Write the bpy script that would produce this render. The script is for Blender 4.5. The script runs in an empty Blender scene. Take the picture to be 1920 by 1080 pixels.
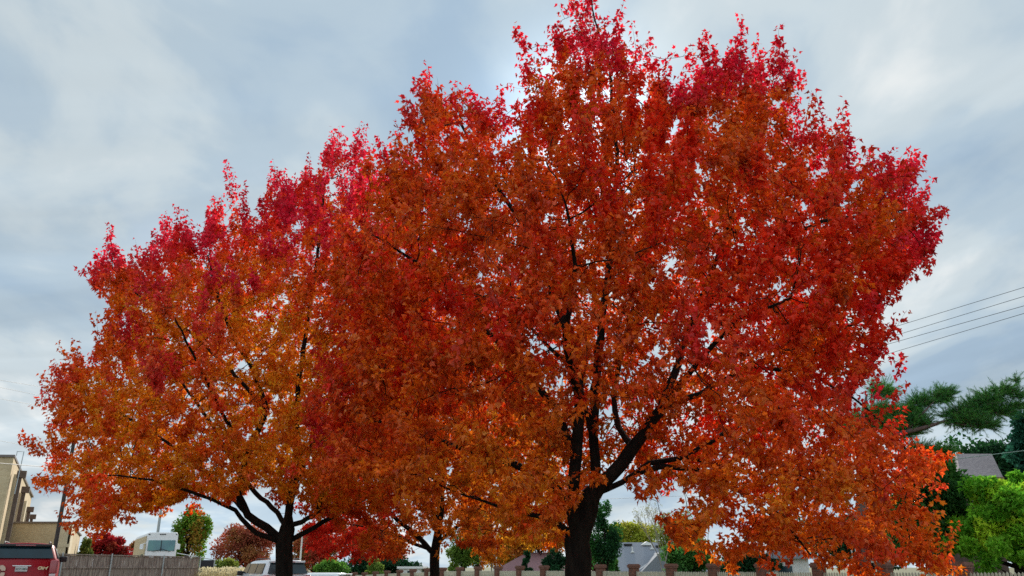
import bpy, math, random
import numpy as np
from mathutils import Vector, Matrix, noise
R = math.radians
rng = np.random.default_rng(7)
random.seed(11)
sc = bpy.context.scene
COL = sc.collection

# ------------------------------------------------------------------ camera
EYE, PITCH, F = 1.45, R(19.19), 1500.0
cp, sp = math.cos(PITCH), math.sin(PITCH)
def P(px, py, Y):
    """world point on the sight line of a photo pixel, Y metres ahead"""
    u = (px-960)/F; v = (540-py)/F
    k = Y/(cp - v*sp)
    return Vector((u*k, Y, EYE + (sp + v*cp)*k))
cam = bpy.data.cameras.new('camera'); co = bpy.data.objects.new('camera', cam); COL.objects.link(co)
cam.sensor_width = 36; cam.lens = F/1920*36; cam.clip_start = .1; cam.clip_end = 3000
co.location = (0, 0, EYE); co.rotation_euler = (R(90)+PITCH, 0, 0)
sc.camera = co

def gz(x, y):
    """height of the ground"""
    z = -0.011*min(max(y-36, 0), 50)
    s = min(max((-11-x)/4, 0), 1)*(1-min(max((y-30)/8, 0), 1))
    return z + .2*s

# ------------------------------------------------------------------ materials
def mat(name, col=(.5,.5,.5), rough=.7, metal=0, noise_amt=0, noise_scale=5, bump=0, bump_scale=30, col2=None, coat=0, spec=.5, stretch=None):
    m = bpy.data.materials.new(name); m.use_nodes = True
    nt = m.node_tree; b = nt.nodes['Principled BSDF']
    b.inputs['Base Color'].default_value = (*col, 1); b.inputs['Roughness'].default_value = rough
    b.inputs['Metallic'].default_value = metal; b.inputs['Specular IOR Level'].default_value = spec
    if coat: b.inputs['Coat Weight'].default_value = coat; b.inputs['Coat Roughness'].default_value = .05
    tc = nt.nodes.new('ShaderNodeTexCoord'); vec = tc.outputs['Object']
    if stretch:
        mp = nt.nodes.new('ShaderNodeMapping'); mp.inputs['Scale'].default_value = stretch
        nt.links.new(vec, mp.inputs['Vector']); vec = mp.outputs['Vector']
    if noise_amt or col2:
        n = nt.nodes.new('ShaderNodeTexNoise'); n.inputs['Scale'].default_value = noise_scale; n.inputs['Detail'].default_value = 6
        nt.links.new(vec, n.inputs['Vector'])
        r = nt.nodes.new('ShaderNodeValToRGB'); nt.links.new(n.outputs['Fac'], r.inputs['Fac'])
        c2 = col2 or tuple(c*(1-noise_amt) for c in col)
        r.color_ramp.elements[0].position = .35; r.color_ramp.elements[0].color = (*c2, 1)
        r.color_ramp.elements[1].position = .65; r.color_ramp.elements[1].color = (*col, 1)
        nt.links.new(r.outputs['Color'], b.inputs['Base Color'])
    if bump:
        n2 = nt.nodes.new('ShaderNodeTexNoise'); n2.inputs['Scale'].default_value = bump_scale; n2.inputs['Detail'].default_value = 8
        nt.links.new(vec, n2.inputs['Vector'])
        bp = nt.nodes.new('ShaderNodeBump'); bp.inputs['Strength'].default_value = bump; bp.inputs['Distance'].default_value = .02
        nt.links.new(n2.outputs['Fac'], bp.inputs['Height']); nt.links.new(bp.outputs['Normal'], b.inputs['Normal'])
    return m

def brick_mat(name, c1, c2, mortar, scale, bw=.5, rh=.25, mort=.02, rot=None):
    m = bpy.data.materials.new(name); m.use_nodes = True; nt = m.node_tree; b = nt.nodes['Principled BSDF']
    b.inputs['Roughness'].default_value = .9
    tc = nt.nodes.new('ShaderNodeTexCoord'); sx = nt.nodes.new('ShaderNodeSeparateXYZ'); cb = nt.nodes.new('ShaderNodeCombineXYZ')
    ad = nt.nodes.new('ShaderNodeMath'); ad.operation = 'ADD'
    nt.links.new(tc.outputs['Object'], sx.inputs[0]); nt.links.new(sx.outputs[0], ad.inputs[0]); nt.links.new(sx.outputs[1], ad.inputs[1])
    nt.links.new(ad.outputs[0], cb.inputs[0]); nt.links.new(sx.outputs[2], cb.inputs[1])
    br = nt.nodes.new('ShaderNodeTexBrick'); nt.links.new(cb.outputs[0], br.inputs['Vector'])
    br.inputs['Scale'].default_value = scale; br.inputs['Color1'].default_value = (*c1, 1); br.inputs['Color2'].default_value = (*c2, 1)
    br.inputs['Mortar'].default_value = (*mortar, 1); br.inputs['Mortar Size'].default_value = mort
    br.inputs['Brick Width'].default_value = bw; br.inputs['Row Height'].default_value = rh
    n = nt.nodes.new('ShaderNodeTexNoise'); n.inputs['Scale'].default_value = .8; n.inputs['Detail'].default_value = 8
    nt.links.new(tc.outputs['Object'], n.inputs['Vector'])
    mx = nt.nodes.new('ShaderNodeMix'); mx.data_type = 'RGBA'; mx.blend_type = 'MULTIPLY'; mx.inputs['Factor'].default_value = .5
    nt.links.new(br.outputs['Color'], mx.inputs['A']); nt.links.new(n.outputs['Fac'], mx.inputs['B']); nt.links.new(mx.outputs['Result'], b.inputs['Base Color'])
    return m

def leaf_mat(name, trans=.45, gloss=.04, rough=.45):
    """leaf colour varies from leaf to leaf (attribute tint); thin, so light shines through"""
    m = bpy.data.materials.new(name); m.use_nodes = True; nt = m.node_tree; nt.nodes.clear()
    out = nt.nodes.new('ShaderNodeOutputMaterial'); at = nt.nodes.new('ShaderNodeAttribute'); at.attribute_name = 'tint'
    d = nt.nodes.new('ShaderNodeBsdfDiffuse'); t = nt.nodes.new('ShaderNodeBsdfTranslucent'); g = nt.nodes.new('ShaderNodeBsdfGlossy')
    g.inputs['Roughness'].default_value = rough
    m1 = nt.nodes.new('ShaderNodeMixShader'); m1.inputs[0].default_value = trans
    m2 = nt.nodes.new('ShaderNodeMixShader'); m2.inputs[0].default_value = gloss
    nt.links.new(at.outputs['Color'], d.inputs['Color']); nt.links.new(at.outputs['Color'], t.inputs['Color'])
    nt.links.new(d.outputs[0], m1.inputs[1]); nt.links.new(t.outputs[0], m1.inputs[2])
    nt.links.new(m1.outputs[0], m2.inputs[1]); nt.links.new(g.outputs[0], m2.inputs[2]); nt.links.new(m2.outputs[0], out.inputs['Surface'])
    return m

M = {
 'leaf': leaf_mat('maple_leaf', .5, .02, .4), 'leaf_far': leaf_mat('far_leaf', .4, .01, .6),
 'needle': leaf_mat('needle', .15, .04),
 'bark': mat('bark', (.024,.018,.014), .95, col2=(.010,.008,.007), noise_scale=14, bump=.9, bump_scale=26, stretch=(1,1,.25), spec=.15),
 'bark_pine': mat('bark_pine', (.16,.11,.10), .95, col2=(.08,.055,.05), noise_scale=9, bump=.8, stretch=(1,1,.4), spec=.2),
 'tan_brick': brick_mat('tan_brick', (.76,.59,.36), (.64,.48,.28), (.72,.60,.43), 2.2, .5, .2, .012),
 'tan_trim': mat('tan_trim', (.62,.52,.36), .8, noise_amt=.12, noise_scale=2),
 'metal_cap': mat('metal_cap', (.16,.13,.12), .5, .3), 'downspout': mat('downspout', (.13,.085,.065), .55, .2, noise_amt=.3),
 'red_paint': mat('red_paint', (.36,.003,.014), .4, 0, coat=.2, spec=.25), 'white_paint': mat('white_paint', (.78,.80,.82), .3, coat=1),
 'glass': mat('dark_glass', (.010,.040,.055), .08, 0, spec=.45, coat=.0, noise_amt=.5, noise_scale=2), 'rubber': mat('rubber', (.015,.015,.015), .8),
 'chrome': mat('chrome', (.6,.6,.6), .15, 1), 'dark_plastic': mat('dark_plastic', (.02,.02,.022), .5),
 'tail_red': mat('tail_red', (.35,.004,.012), .2, coat=1), 'lamp_clear': mat('lamp_clear', (.7,.6,.6), .15, coat=1),
 'gold': mat('gold_letter', (.85,.74,.45), .5), 'plate': mat('plate_white', (.6,.62,.6), .5), 'ink': mat('plate_ink', (.04,.09,.07), .6),
 'emblem_white': mat('emblem_cream', (.72,.55,.42), .5), 'emblem_dark': mat('emblem_dark_red', (.18,.02,.02), .5),
 'old_wood': mat('old_wood', (.40,.31,.26), .9, col2=(.15,.10,.085), noise_scale=4.5, bump=.4, stretch=(3,3,.35)),
 'galv': mat('galvanised', (.42,.45,.46), .5, .5), 'pole_dark': mat('pole_dark', (.06,.045,.042), .9, noise_amt=.4),
 'pole_grey': mat('pole_grey', (.36,.40,.42), .5, .3), 'pole_white': mat('pole_white', (.72,.70,.66), .5),
 'red_brick': brick_mat('red_brick', (.25,.075,.04), (.13,.04,.028), (.24,.18,.14), 4.4, .5, .3, .025),
 'brick_cap': mat('brick_cap', (.22,.10,.07), .9, col2=(.13,.06,.045), noise_scale=12),
 'picket': mat('picket_paint', (.56,.53,.42), .7, col2=(.42,.40,.31), noise_scale=6),
 'shingle': mat('grey_shingle', (.27,.29,.335), .9, col2=(.20,.215,.25), noise_scale=16, stretch=(1,1,4), bump=.3),
 'shingle_pink': mat('rose_shingle', (.30,.17,.18), .9, col2=(.22,.12,.13), noise_scale=14),
 'shingle_old': mat('old_shingle', (.25,.22,.23), .95, col2=(.16,.14,.155), noise_scale=7, bump=.4),
 'white_wall': mat('white_siding', (.7,.7,.68), .7, noise_amt=.1), 'brown_wall': mat('brown_siding', (.10,.06,.045), .8, noise_amt=.3),
 'flashing': mat('flashing', (.45,.46,.48), .5, .2), 'vent_black': mat('vent_black', (.02,.02,.02), .7),
 'wire': mat('wire', (.05,.06,.07), .6), 'wire_pale': mat('wire_pale', (.22,.33,.32), .6),
 'rv_white': mat('rv_white', (.80,.80,.80), .4, coat=.4, noise_amt=.06), 'rv_tan': mat('rv_tan', (.62,.50,.32), .5, noise_amt=.08),
 'rv_glass': mat('rv_glass', (.03,.12,.15), .08, col2=(.06,.22,.20), noise_scale=1.6, spec=.8),
 'screen': mat('dark_screen', (.02,.02,.028), .9), 'stone': mat('low_wall_stone', (.25,.24,.18), .95, col2=(.11,.12,.08), noise_scale=9),
 'grass': mat('lawn', (.075,.11,.03), .95, col2=(.11,.08,.035), noise_scale=1.5, bump=.6, bump_scale=60),
 'asphalt': mat('asphalt', (.055,.055,.056), .95, col2=(.04,.04,.041), noise_scale=3, bump=.3, bump_scale=90),
 'concrete': mat('kerb_concrete', (.42,.41,.38), .9, noise_amt=.25, noise_scale=4),
}

# ------------------------------------------------------------------ object helpers
def link(name, me, parent=None, loc=(0,0,0), rz=0):
    o = bpy.data.objects.new(name, me); COL.objects.link(o); o.location = loc; o.rotation_euler = (0,0,rz)
    if parent: o.parent = parent
    return o
def tag(o, label, cat, group=None, kind=None):
    o['label'] = label; o['category'] = cat
    if group: o['group'] = group
    if kind: o['kind'] = kind
    return o
def thing(name, label, cat, loc=(0,0,0), rz=0, group=None):
    return tag(link(name, None, None, loc, rz), label, cat, group)

class MB:
    """gathers shapes for one mesh object"""
    def __init__(s): s.v = []; s.f = []; s.mi = []; s.cur = 0
    def add(s, vs, fs):
        b = len(s.v); s.v += [tuple(v) for v in vs]; s.f += [tuple(i+b for i in f) for f in fs]; s.mi += [s.cur]*len(fs); return s
    def box(s, x0,x1,y0,y1,z0,z1, rot=None):
        vs = [(x,y,z) for z in (z0,z1) for y in (y0,y1) for x in (x0,x1)]
        if rot: vs = [rot @ Vector(v) for v in vs]
        return s.add(vs, [(0,2,3,1),(4,5,7,6),(0,1,5,4),(2,6,7,3),(0,4,6,2),(1,3,7,5)])
    def tube(s, pts, rad, n=8, cap=True):
        pts = [Vector(p) for p in pts]
        rad = rad if isinstance(rad, (list, tuple)) else [rad]*len(pts)
        b = len(s.v); ref = None
        for i, p in enumerate(pts):
            d = (pts[min(i+1, len(pts)-1)] - pts[max(i-1, 0)]).normalized()
            a = ref if ref is not None else (Vector((1,0,0)) if abs(d.x) < .9 else Vector((0,1,0)))
            a = (a - d*a.dot(d)).normalized(); ref = a; c = d.cross(a)
            for k in range(n):
                t = 2*math.pi*k/n; s.v.append(tuple(p + (a*math.cos(t) + c*math.sin(t))*rad[i]))
        for i in range(len(pts)-1):
            for k in range(n):
                k2 = (k+1) % n; s.f.append((b+i*n+k, b+i*n+k2, b+(i+1)*n+k2, b+(i+1)*n+k)); s.mi.append(s.cur)
        if cap:
            s.f.append(tuple(b+k for k in range(n))[::-1]); s.f.append(tuple(b+(len(pts)-1)*n+k for k in range(n))); s.mi += [s.cur]*2
        return s
    def prism(s, poly, z0, z1):
        n = len(poly)
        return s.add([(x,y,z0) for x,y in poly]+[(x,y,z1) for x,y in poly],
                     [tuple(range(n))[::-1], tuple(range(n,2*n))]+[(i,(i+1)%n,n+(i+1)%n,n+i) for i in range(n)])
    def patch(s, a, b, c, d, t=.012, inset=0, n=1):
        """thin plate on the quad a b c d, pushed t along its normal"""
        a,b,c,d = map(Vector, (a,b,c,d)); m = (a+b+c+d)/4
        q = [p + (m-p)*inset for p in (a,b,c,d)]
        nn = ((b-a).cross(d-a)).normalized()*t
        return s.add([p - nn*.3 for p in q]+[p + nn for p in q], [(3,2,1,0),(4,5,6,7),(0,1,5,4),(1,2,6,5),(2,3,7,6),(3,0,4,7)])
    def build(s, name, mats, parent=None, loc=(0,0,0), rz=0, smooth=False, bevel=0):
        me = bpy.data.meshes.new(name); me.from_pydata(s.v, [], s.f)
        for m in (mats if isinstance(mats, (list, tuple)) else [mats]): me.materials.append(m)
        if any(s.mi): me.polygons.foreach_set('material_index', s.mi)
        if smooth: me.polygons.foreach_set('use_smooth', [True]*len(me.polygons))
        me.update(); o = link(name, me, parent, loc, rz)
        if bevel:
            bm = o.modifiers.new('bevel', 'BEVEL'); bm.width = bevel; bm.segments = 2; bm.limit_method = 'ANGLE'
        return o

# ------------------------------------------------------------------ leaves
LEAF = dict(
 maple=(np.array([(0,0,0),(.24,.02,.07),(.43,.50,.20),(.17,.55,.06),(0,1.05,-.22),(-.24,.02,.07),(-.43,.50,.20),(-.17,.55,.06)]), [(0,1,2,3,4),(0,4,7,6,5)]),
 oval=(np.array([(0,0,0),(.34,.4,.08),(0,1,-.06),(-.34,.4,.08)]), [(0,1,2),(0,2,3)]),
 needle=(np.array([(-.03,0,0),(.03,0,0),(0,1,0)]), [(0,1,2)]))
def unit(a): return a/np.maximum(np.linalg.norm(a, axis=1, keepdims=True), 1e-9)
def leaves(name, parent, pos, axis, nrm, size, tint, kind, material):
    """one mesh of many leaves"""
    T, F_ = LEAF[kind]; n = len(pos); k = len(T)
    y = unit(axis); z = unit(nrm - y*np.sum(nrm*y, 1, keepdims=True)); x = np.cross(y, z)
    if kind == 'maple':                      # every leaf its own width, fold and curl
        wx = rng.uniform(.62,1.15,n)[:,None]; cz = rng.uniform(-.4,2.6,n)[:,None]; Tx = T[None,:,0]*wx*(1+rng.normal(0,.10,(n,k))); Ty = T[None,:,1]*(1+rng.normal(0,.07,(n,k))); Tz = T[None,:,2]*cz
    else: Tx, Ty, Tz = (np.broadcast_to(T[None,:,i], (n,k)) for i in range(3))
    v = pos[:,None,:] + size[:,None,None]*(x[:,None,:]*Tx[:,:,None] + y[:,None,:]*Ty[:,:,None] + z[:,None,:]*Tz[:,:,None])
    me = bpy.data.meshes.new(name); me.vertices.add(n*k); me.vertices.foreach_set('co', v.astype(np.float32).ravel())
    idx = np.concatenate([np.array(f) for f in F_]); lens = np.array([len(f) for f in F_])
    me.loops.add(n*len(idx)); me.loops.foreach_set('vertex_index', (idx[None,:] + (np.arange(n)*k)[:,None]).astype(np.int32).ravel())
    ls = np.concatenate([[0], np.cumsum(lens)[:-1]])
    me.polygons.add(n*len(lens)); me.polygons.foreach_set('loop_start', (ls[None,:] + (np.arange(n)*len(idx))[:,None]).astype(np.int32).ravel())
    at = me.attributes.new('tint', 'FLOAT_COLOR', 'POINT')
    c = np.ones((n, k, 4), np.float32); c[:,:,:3] = np.clip(tint, 0, .95)[:,None,:]; at.data.foreach_set('color', c.ravel())
    me.update(calc_edges=True); me.materials.append(material)
    return link(name, me, parent)

def nz(p, s, off=0.0):
    return np.array([noise.noise(Vector((a*s+off, b*s-off, c*s+off*.5))) for a, b, c in p])

# ------------------------------------------------------------------ big maples: space colonisation
def grow(limbs, att, lr, step=.24, infl=3.0, kill=.42, iters=150, up=.12):
    pos = []; par = []
    def find(p): 
        return min(range(len(pos)), key=lambda i: (pos[i]-p).length)
    minr = []
    for li, (ra, rb) in zip(limbs, lr):
        pts = [Vector(p) for p in li]
        prev = find(pts[0]) if pos else -1
        if prev < 0: pos.append(pts[0]); par.append(-1); prev = 0; minr.append(ra)
        tl_ = sum((b-a).length for a, b in zip(pts[:-1], pts[1:])); dn = 0
        cur = pos[prev].copy()
        for a, b in zip(pts[:-1], pts[1:]):
            if a is pts[0]: a = cur
            n = max(1, round((b-a).length/step))
            for i in range(1, n+1):
                q = a.lerp(b, i/n) + Vector((random.uniform(-1,1), random.uniform(-1,1), random.uniform(-1,1)))*.018
                pos.append(q); par.append(prev); prev = len(pos)-1; dn += (b-a).length/n; minr.append(ra+(rb-ra)*min(1, dn/tl_))
    N = np.array([tuple(p) for p in pos]); par = list(par)
    A = att.copy(); near = np.full(len(A), 0); nd = np.full(len(A), 1e9)
    def upd(start):
        nonlocal near, nd
        K = N[start:]
        if not len(K) or not len(A): return
        for s0 in range(0, len(K), 400):
            D = np.linalg.norm(A[:,None,:]-K[None,s0:s0+400,:], axis=2); j = D.argmin(1); dm = D[np.arange(len(A)), j]
            b = dm < nd; nd = np.where(b, dm, nd); near = np.where(b, j+start+s0, near)
    upd(0); nchild = {}
    for it in range(iters):
        keep = nd > kill; A = A[keep]; near = near[keep]; nd = nd[keep]
        if not len(A): break
        a = nd < infl
        if not a.any(): break
        ids, inv = np.unique(near[a], return_inverse=True)
        S = np.zeros((len(ids), 3)); np.add.at(S, inv, unit(A[a]-N[near[a]]))
        d = unit(unit(S) + np.array([0,0,up]) + rng.normal(0, .16, S.shape))
        ok = np.array([nchild.get(i, 0) < 3 for i in ids])
        for i in ids[ok]: nchild[i] = nchild.get(i, 0)+1
        if not ok.any(): break
        new = N[ids[ok]] + d[ok]*step; st = len(N)
        N = np.vstack([N, new]); par += [int(i) for i in ids[ok]]; upd(st)
    return N, np.array(par), np.concatenate([minr, np.zeros(len(N)-len(minr))])

def branch_mesh(name, parent, N, par, minr, r_tip, r_base, mt, expo=2.25, base_flare=1.25, cut=0):
    n = len(N); ch = [[] for _ in range(n)]
    for i in range(n):
        if par[i] >= 0: ch[par[i]].append(i)
    w = np.zeros(n)
    for i in range(n-1, -1, -1):
        if not ch[i]: w[i] = 1
        if par[i] >= 0: w[par[i]] += w[i]
    r = r_tip*w**(1/expo); k = r_base/r.max(); r = np.where(r > .03, r*(1+(k-1)*np.clip((r-.03)/(r.max()-.03), 0, 1)), r)
    r = np.maximum(r, minr)
    mb = MB(); starts = [0]; done = []
    while starts:
        s = starts.pop(); chain = [s]; 
        while ch[chain[-1]]:
            c = sorted(ch[chain[-1]], key=lambda i: -r[i]-w[i]*1e-6); starts += c[1:]; chain.append(c[0])
        pts = []; rr = []
        if par[s] >= 0: pts.append(N[par[s]]); rr.append(r[s])
        for i in chain: pts.append(N[i]); rr.append(r[i])
        if len(pts) < 2: continue
        if s == 0: rr[0] *= base_flare*1.25; rr[1] *= base_flare
        R0 = max(rr); m = 10 if R0 > .07 else (6 if R0 > .02 else 3)
        mb.tube(pts, rr, m, cap=False)
    return mb, r, w, ch

class Env:
    """a crown: its outline as reach from a centre in each direction (metres, in the plane of the trunk), its underside and its depth"""
    def __init__(s, D, cx, centre, outline, under, depth=4.2, clear=(), inset=.15):
        s.C = P(*centre, D); s.D = D; s.cx = cx; s.depth = depth; s.clear = clear
        pts = [P(x,y,D) for x, y in outline]
        th = [(math.atan2(p.z-s.C.z, p.x-s.C.x), max(.2, math.hypot(p.z-s.C.z, p.x-s.C.x)-inset)) for p in pts]; th.sort()
        th = [(th[-1][0]-2*math.pi, th[-1][1])]+th+[(th[0][0]+2*math.pi, th[0][1])]
        s.th, s.ro = zip(*th); U = sorted([(P(x,y,D).x-cx, P(x,y,D).z) for x, y in under]); s.ux, s.uz = zip(*U)
        zs = [p.z for p in pts]; xs = [p.x for p in pts]; s.zmax = max(zs); s.zmin = min(s.uz); s.W = max(cx-min(xs), max(xs)-cx)
    def q(s, p):
        """0 in the middle, 1 on the outline"""
        k = s.D/np.maximum(p[:,1], 1.); x = p[:,0]*k; z = EYE+(p[:,2]-EYE)*k
        a = np.arctan2(z-s.C.z, x-s.C.x); R_ = np.interp(a, s.th, s.ro); r = np.hypot(z-s.C.z, x-s.C.x)/R_
        dm = s.depth*np.clip(1.12-.62*np.clip((z-s.C.z)/(s.zmax-s.C.z), 0, 1)**1.3, .3, 1.)
        q = (r**2.6 + np.abs((p[:,1]-s.D)/dm)**2.2)**(1/2.4)
        q = np.where(z < np.interp(x-s.cx, s.ux, s.uz), 9, q)
        for (c, rad) in s.clear:
            e = (p-np.array(c))/np.array(rad); q = np.where((e**2).sum(1) < 1, 9, q)
        return q
    def sample(s, n, rough=.16, core=.3, hollow=.5, holes=-.28, seed=0.):
        out = []; tot = 0; W = s.W+.5
        while tot < n:
            p = np.column_stack([rng.uniform(s.cx-W, s.cx+W, 6000), rng.uniform(s.D-W, s.D+W, 6000), rng.uniform(s.zmin-.3, s.zmax+2, 6000)])
            q = s.q(p); ok = q < 1.3; p = p[ok]; q = q[ok]
            nn = nz(p, .85, 3.1+seed); n2 = nz(p, .55, 9.7+seed)
            ok = (q < 1 + rough*nn*2 - rough*.4) & (n2 > holes) & ((q > hollow) | (rng.random(len(q)) < core))
            out.append(p[ok]); tot += ok.sum()
        return np.vstack(out)[:n]

def twig_leaves(N, par, w, ch, cx, D, kmax=3, per=(2,3), nleaf=8, tl=(.18,.42), size=.095, lead=620, env=None):
    st = []; di = []; le = []
    for i in range(1, len(N)):
        if w[i] > kmax: continue
        d = N[i]-N[par[i]]; d = d/(np.linalg.norm(d)+1e-9)
        k = per[1] if not ch[i] else per[0]
        for j in range(k):
            st.append(N[i] + (N[par[i]]-N[i])*random.random()*.6); v = d*.9 + rng.normal(0, .55, 3) + np.array([0,0,.28]); di.append(v)
            le.append(random.uniform(*tl))
    st = np.array(st); di = unit(np.array(di)); le = np.array(le)
    q = env.q(st); z = st[:,2]
    # long upright shoots at the outline and the top
    sh = (q > .80) & (rng.random(len(q)) < .15)
    outw = unit(st - np.array([env.C.x, env.D, env.C.z-1.5]))
    di[sh] = unit(di[sh]*.35 + outw[sh]*.45 + np.array([0,0,.62])); le[sh] *= rng.uniform(1.3, 2.2, sh.sum())
    q2 = env.q(st + di*le[:,None]); q2 = np.where(q2 > 5, 1, q2); le = np.where(q2 > 1.13, le*.55, le)
    # slim leading shoots that stand out of the outline
    U = np.array([i for i in range(1, len(N)) if w[i] <= kmax]); qa = env.q(N[U])
    cand = U[(qa > .74) & (qa < 5)]; pick = rng.choice(cand, min(len(cand), lead), replace=False)
    o = unit(N[pick] - np.array([env.C.x, env.D, env.C.z-2.2])); d = unit(o*.60 + np.array([0,0,.62]) + rng.normal(0,.20,o.shape)); l = rng.uniform(.30,.95,len(pick))
    lo = o[:,2] < .05; d[lo] = unit(o[lo] + np.array([0,0,-.15])); l[lo] *= .7
    S, D_, L_ = [st, N[pick]], [di, d], [le, l]
    for f in (.12,.28,.45,.62,.80):
        for sg in (1,-1):
            pv = unit(np.cross(d, rng.normal(0,1,d.shape))); S.append(N[pick]+d*(l*f)[:,None]); D_.append(unit(pv*.75+d*.7)); L_.append(.20*(1.15-f)*l+.03)
    return np.vstack(S), np.vstack(D_), np.concatenate(L_)

def make_maple(name, label, group, D, limbs, env, n_att, r_base, size, tintf, n_leaf_tot, kill=.4, step=.24, per=(1,3), rough=.16, core=.3, hollow=.5, holes=-.28, seed=0., infl=3., tl=(.18,.42), lr=None):
    base = limbs[0][0]
    root = thing(name, label, 'tree', base, 0, group)
    off = np.array(tuple(base))
    att = env.sample(n_att, rough, core, hollow, holes, seed)
    N, par, minr = grow(limbs, att, lr or [(.01,.008)]*len(limbs), step, infl, kill)
    mb, r, w, ch = branch_mesh('trunk', root, N, par, minr, .0045, r_base, M['bark'])
    st, di, le = twig_leaves(N, par, w, ch, env.cx, D, env=env, per=per, tl=tl)
    # twigs curve upward a little
    tw = mb
    for s0, d0, l0 in zip(st, di, le):
        m_ = s0 + d0*l0*.55; e_ = s0 + d0*l0 + np.array([0,0,.12*l0])
        b = len(tw.v); 
        for c_, rr in ((s0,.0035),(m_,.0025),(e_,.001)):
            for k in range(3):
                t = k*2.094; tw.v.append((c_[0]+rr*math.cos(t), c_[1]+rr*math.sin(t), c_[2]))
        for a in (0,3):
            for k in range(3): tw.f.append((b+a+k, b+a+(k+1)%3, b+a+3+(k+1)%3, b+a+3+k)); tw.mi.append(0)
    tw.v = [(a-off[0], b-off[1], c-off[2]) for a, b, c in tw.v]
    tr = tw.build('trunk', M['bark'], root, smooth=True)
    m = np.maximum(2, np.round(n_leaf_tot*le/le.sum())).astype(int)
    ti = np.repeat(np.arange(len(st)), m); n = len(ti)
    t = rng.uniform(.08, 1.05, n)
    d = di[ti]; p = st[ti] + d*(le[ti]*t)[:,None] + np.array([0,0,1])*(.12*le[ti]*t*t)[:,None]
    perp = unit(np.cross(d, rng.normal(0,1,(n,3))))
    p = p + perp*rng.uniform(.02,.065,n)[:,None]
    ax = perp*.75 + d*.35 + rng.normal(0,.38,(n,3)) + np.array([0,0,-.62])
    nr = np.array([0,-.15,.75]) + rng.normal(0,.62,(n,3)) 
    keep = rng.random(n) > .50*sstep(.86, 1.06, np.where(env.q(p) > 5, 0, env.q(p)))
    p, ax, nr, t = p[keep], ax[keep], nr[keep], t[keep]; n = len(p)
    sz = size*rng.uniform(.58,1.28,n)
    q = env.q(p); q = np.where(q > 2, 1., q)
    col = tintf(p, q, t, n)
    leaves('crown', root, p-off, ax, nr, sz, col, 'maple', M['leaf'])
    print(name, 'nodes', len(N), 'twigs', len(st), 'leaves', n)
    return root

def mixc(a, b, t): t = np.clip(t,0,1)[:,None]; return np.array(a)*(1-t) + np.array(b)*t
def sstep(a, b, x): t = np.clip((x-a)/(b-a), 0, 1); return t*t*(3-2*t)

# main maple --------------------------------------------------------
D1 = 12.5; b1 = P(1085,1120,D1); c1x = b1.x; b1.z = 0
def L(*pts): return [P(*p) for p in pts]
limbs1 = [
 [b1, P(1086,1075,D1), P(1083,1010,D1), P(1100,960,D1)],
 L((1100,960,D1),(1116,900,12.5),(1113,820,12.6),(1114,735,12.7),(1128,610,12.7),(1152,430,12.8),(1156,280,12.8),(1142,120,12.7),(1110,15,12.7),(1105,-60,12.7)),
 L((1083,1010,D1),(1072,950,12.3),(1078,860,12.1),(1086,760,12.0),(1080,660,12.4),(1035,550,12.8),(985,430,12.9),(905,305,12.8),(862,230,12.6)),
 L((1116,925,D1),(1165,870,12.3),(1205,815,12.2),(1240,765,12.1),(1285,640,12.8),(1350,470,13.3),(1372,400,13.3),(1408,260,13.1)),
 L((1118,945,D1),(1165,905,12.3),(1215,868,12.3),(1285,858,12.3),(1380,800,12.6),(1470,760,12.8),(1580,740,13)),
 L((1190,885,12.),(1245,875,12.2),(1300,880,12.5),(1400,930,12.6),(1480,990,12.6),(1520,1040,12.6)),
 L((1240,765,12.1),(1290,748,12.3),(1400,690,12.5),(1520,640,12.8),(1620,600,13)),
 L((1300,610,12.9),(1430,470,12.6),(1540,415,12.2),(1640,400,12.5),(1700,395,12.5)),
 L((1195,830,12.2),(1160,800,13.0),(1150,740,13.8),(1170,640,14.6),(1200,520,15.2)),
 L((1078,860,12.1),(1040,760,12.4),(950,660,12.6),(870,575,12.6),(780,490,12.5),(700,440,12.4)),
 L((1074,960,12.3),(1030,900,12.2),(960,870,12.4),(860,840,12.8),(750,800,13),(670,780,13.2)),
 L((1070,1000,D1),(1040,975,12.4),(985,965,12.4),(905,940,12.6),(850,920,12.8)),
 L((1086,760,12.0),(1060,640,11),(1080,500,10.2),(1060,380,9.8)),
 L((1240,765,12.1),(1300,690,11.6),(1380,600,11.0),(1480,560,10.6)),
 L((1113,820,12.6),(1080,700,13.8),(1000,620,15),(960,560,15.8)),
 L((1285,858,12.3),(1380,880,12.3),(1500,900,12.5),(1640,900,12.5),(1730,930,12.6)),
 L((1400,690,12.5),(1520,700,12.6),(1620,760,12.6),(1700,840,12.5)),
]
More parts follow.
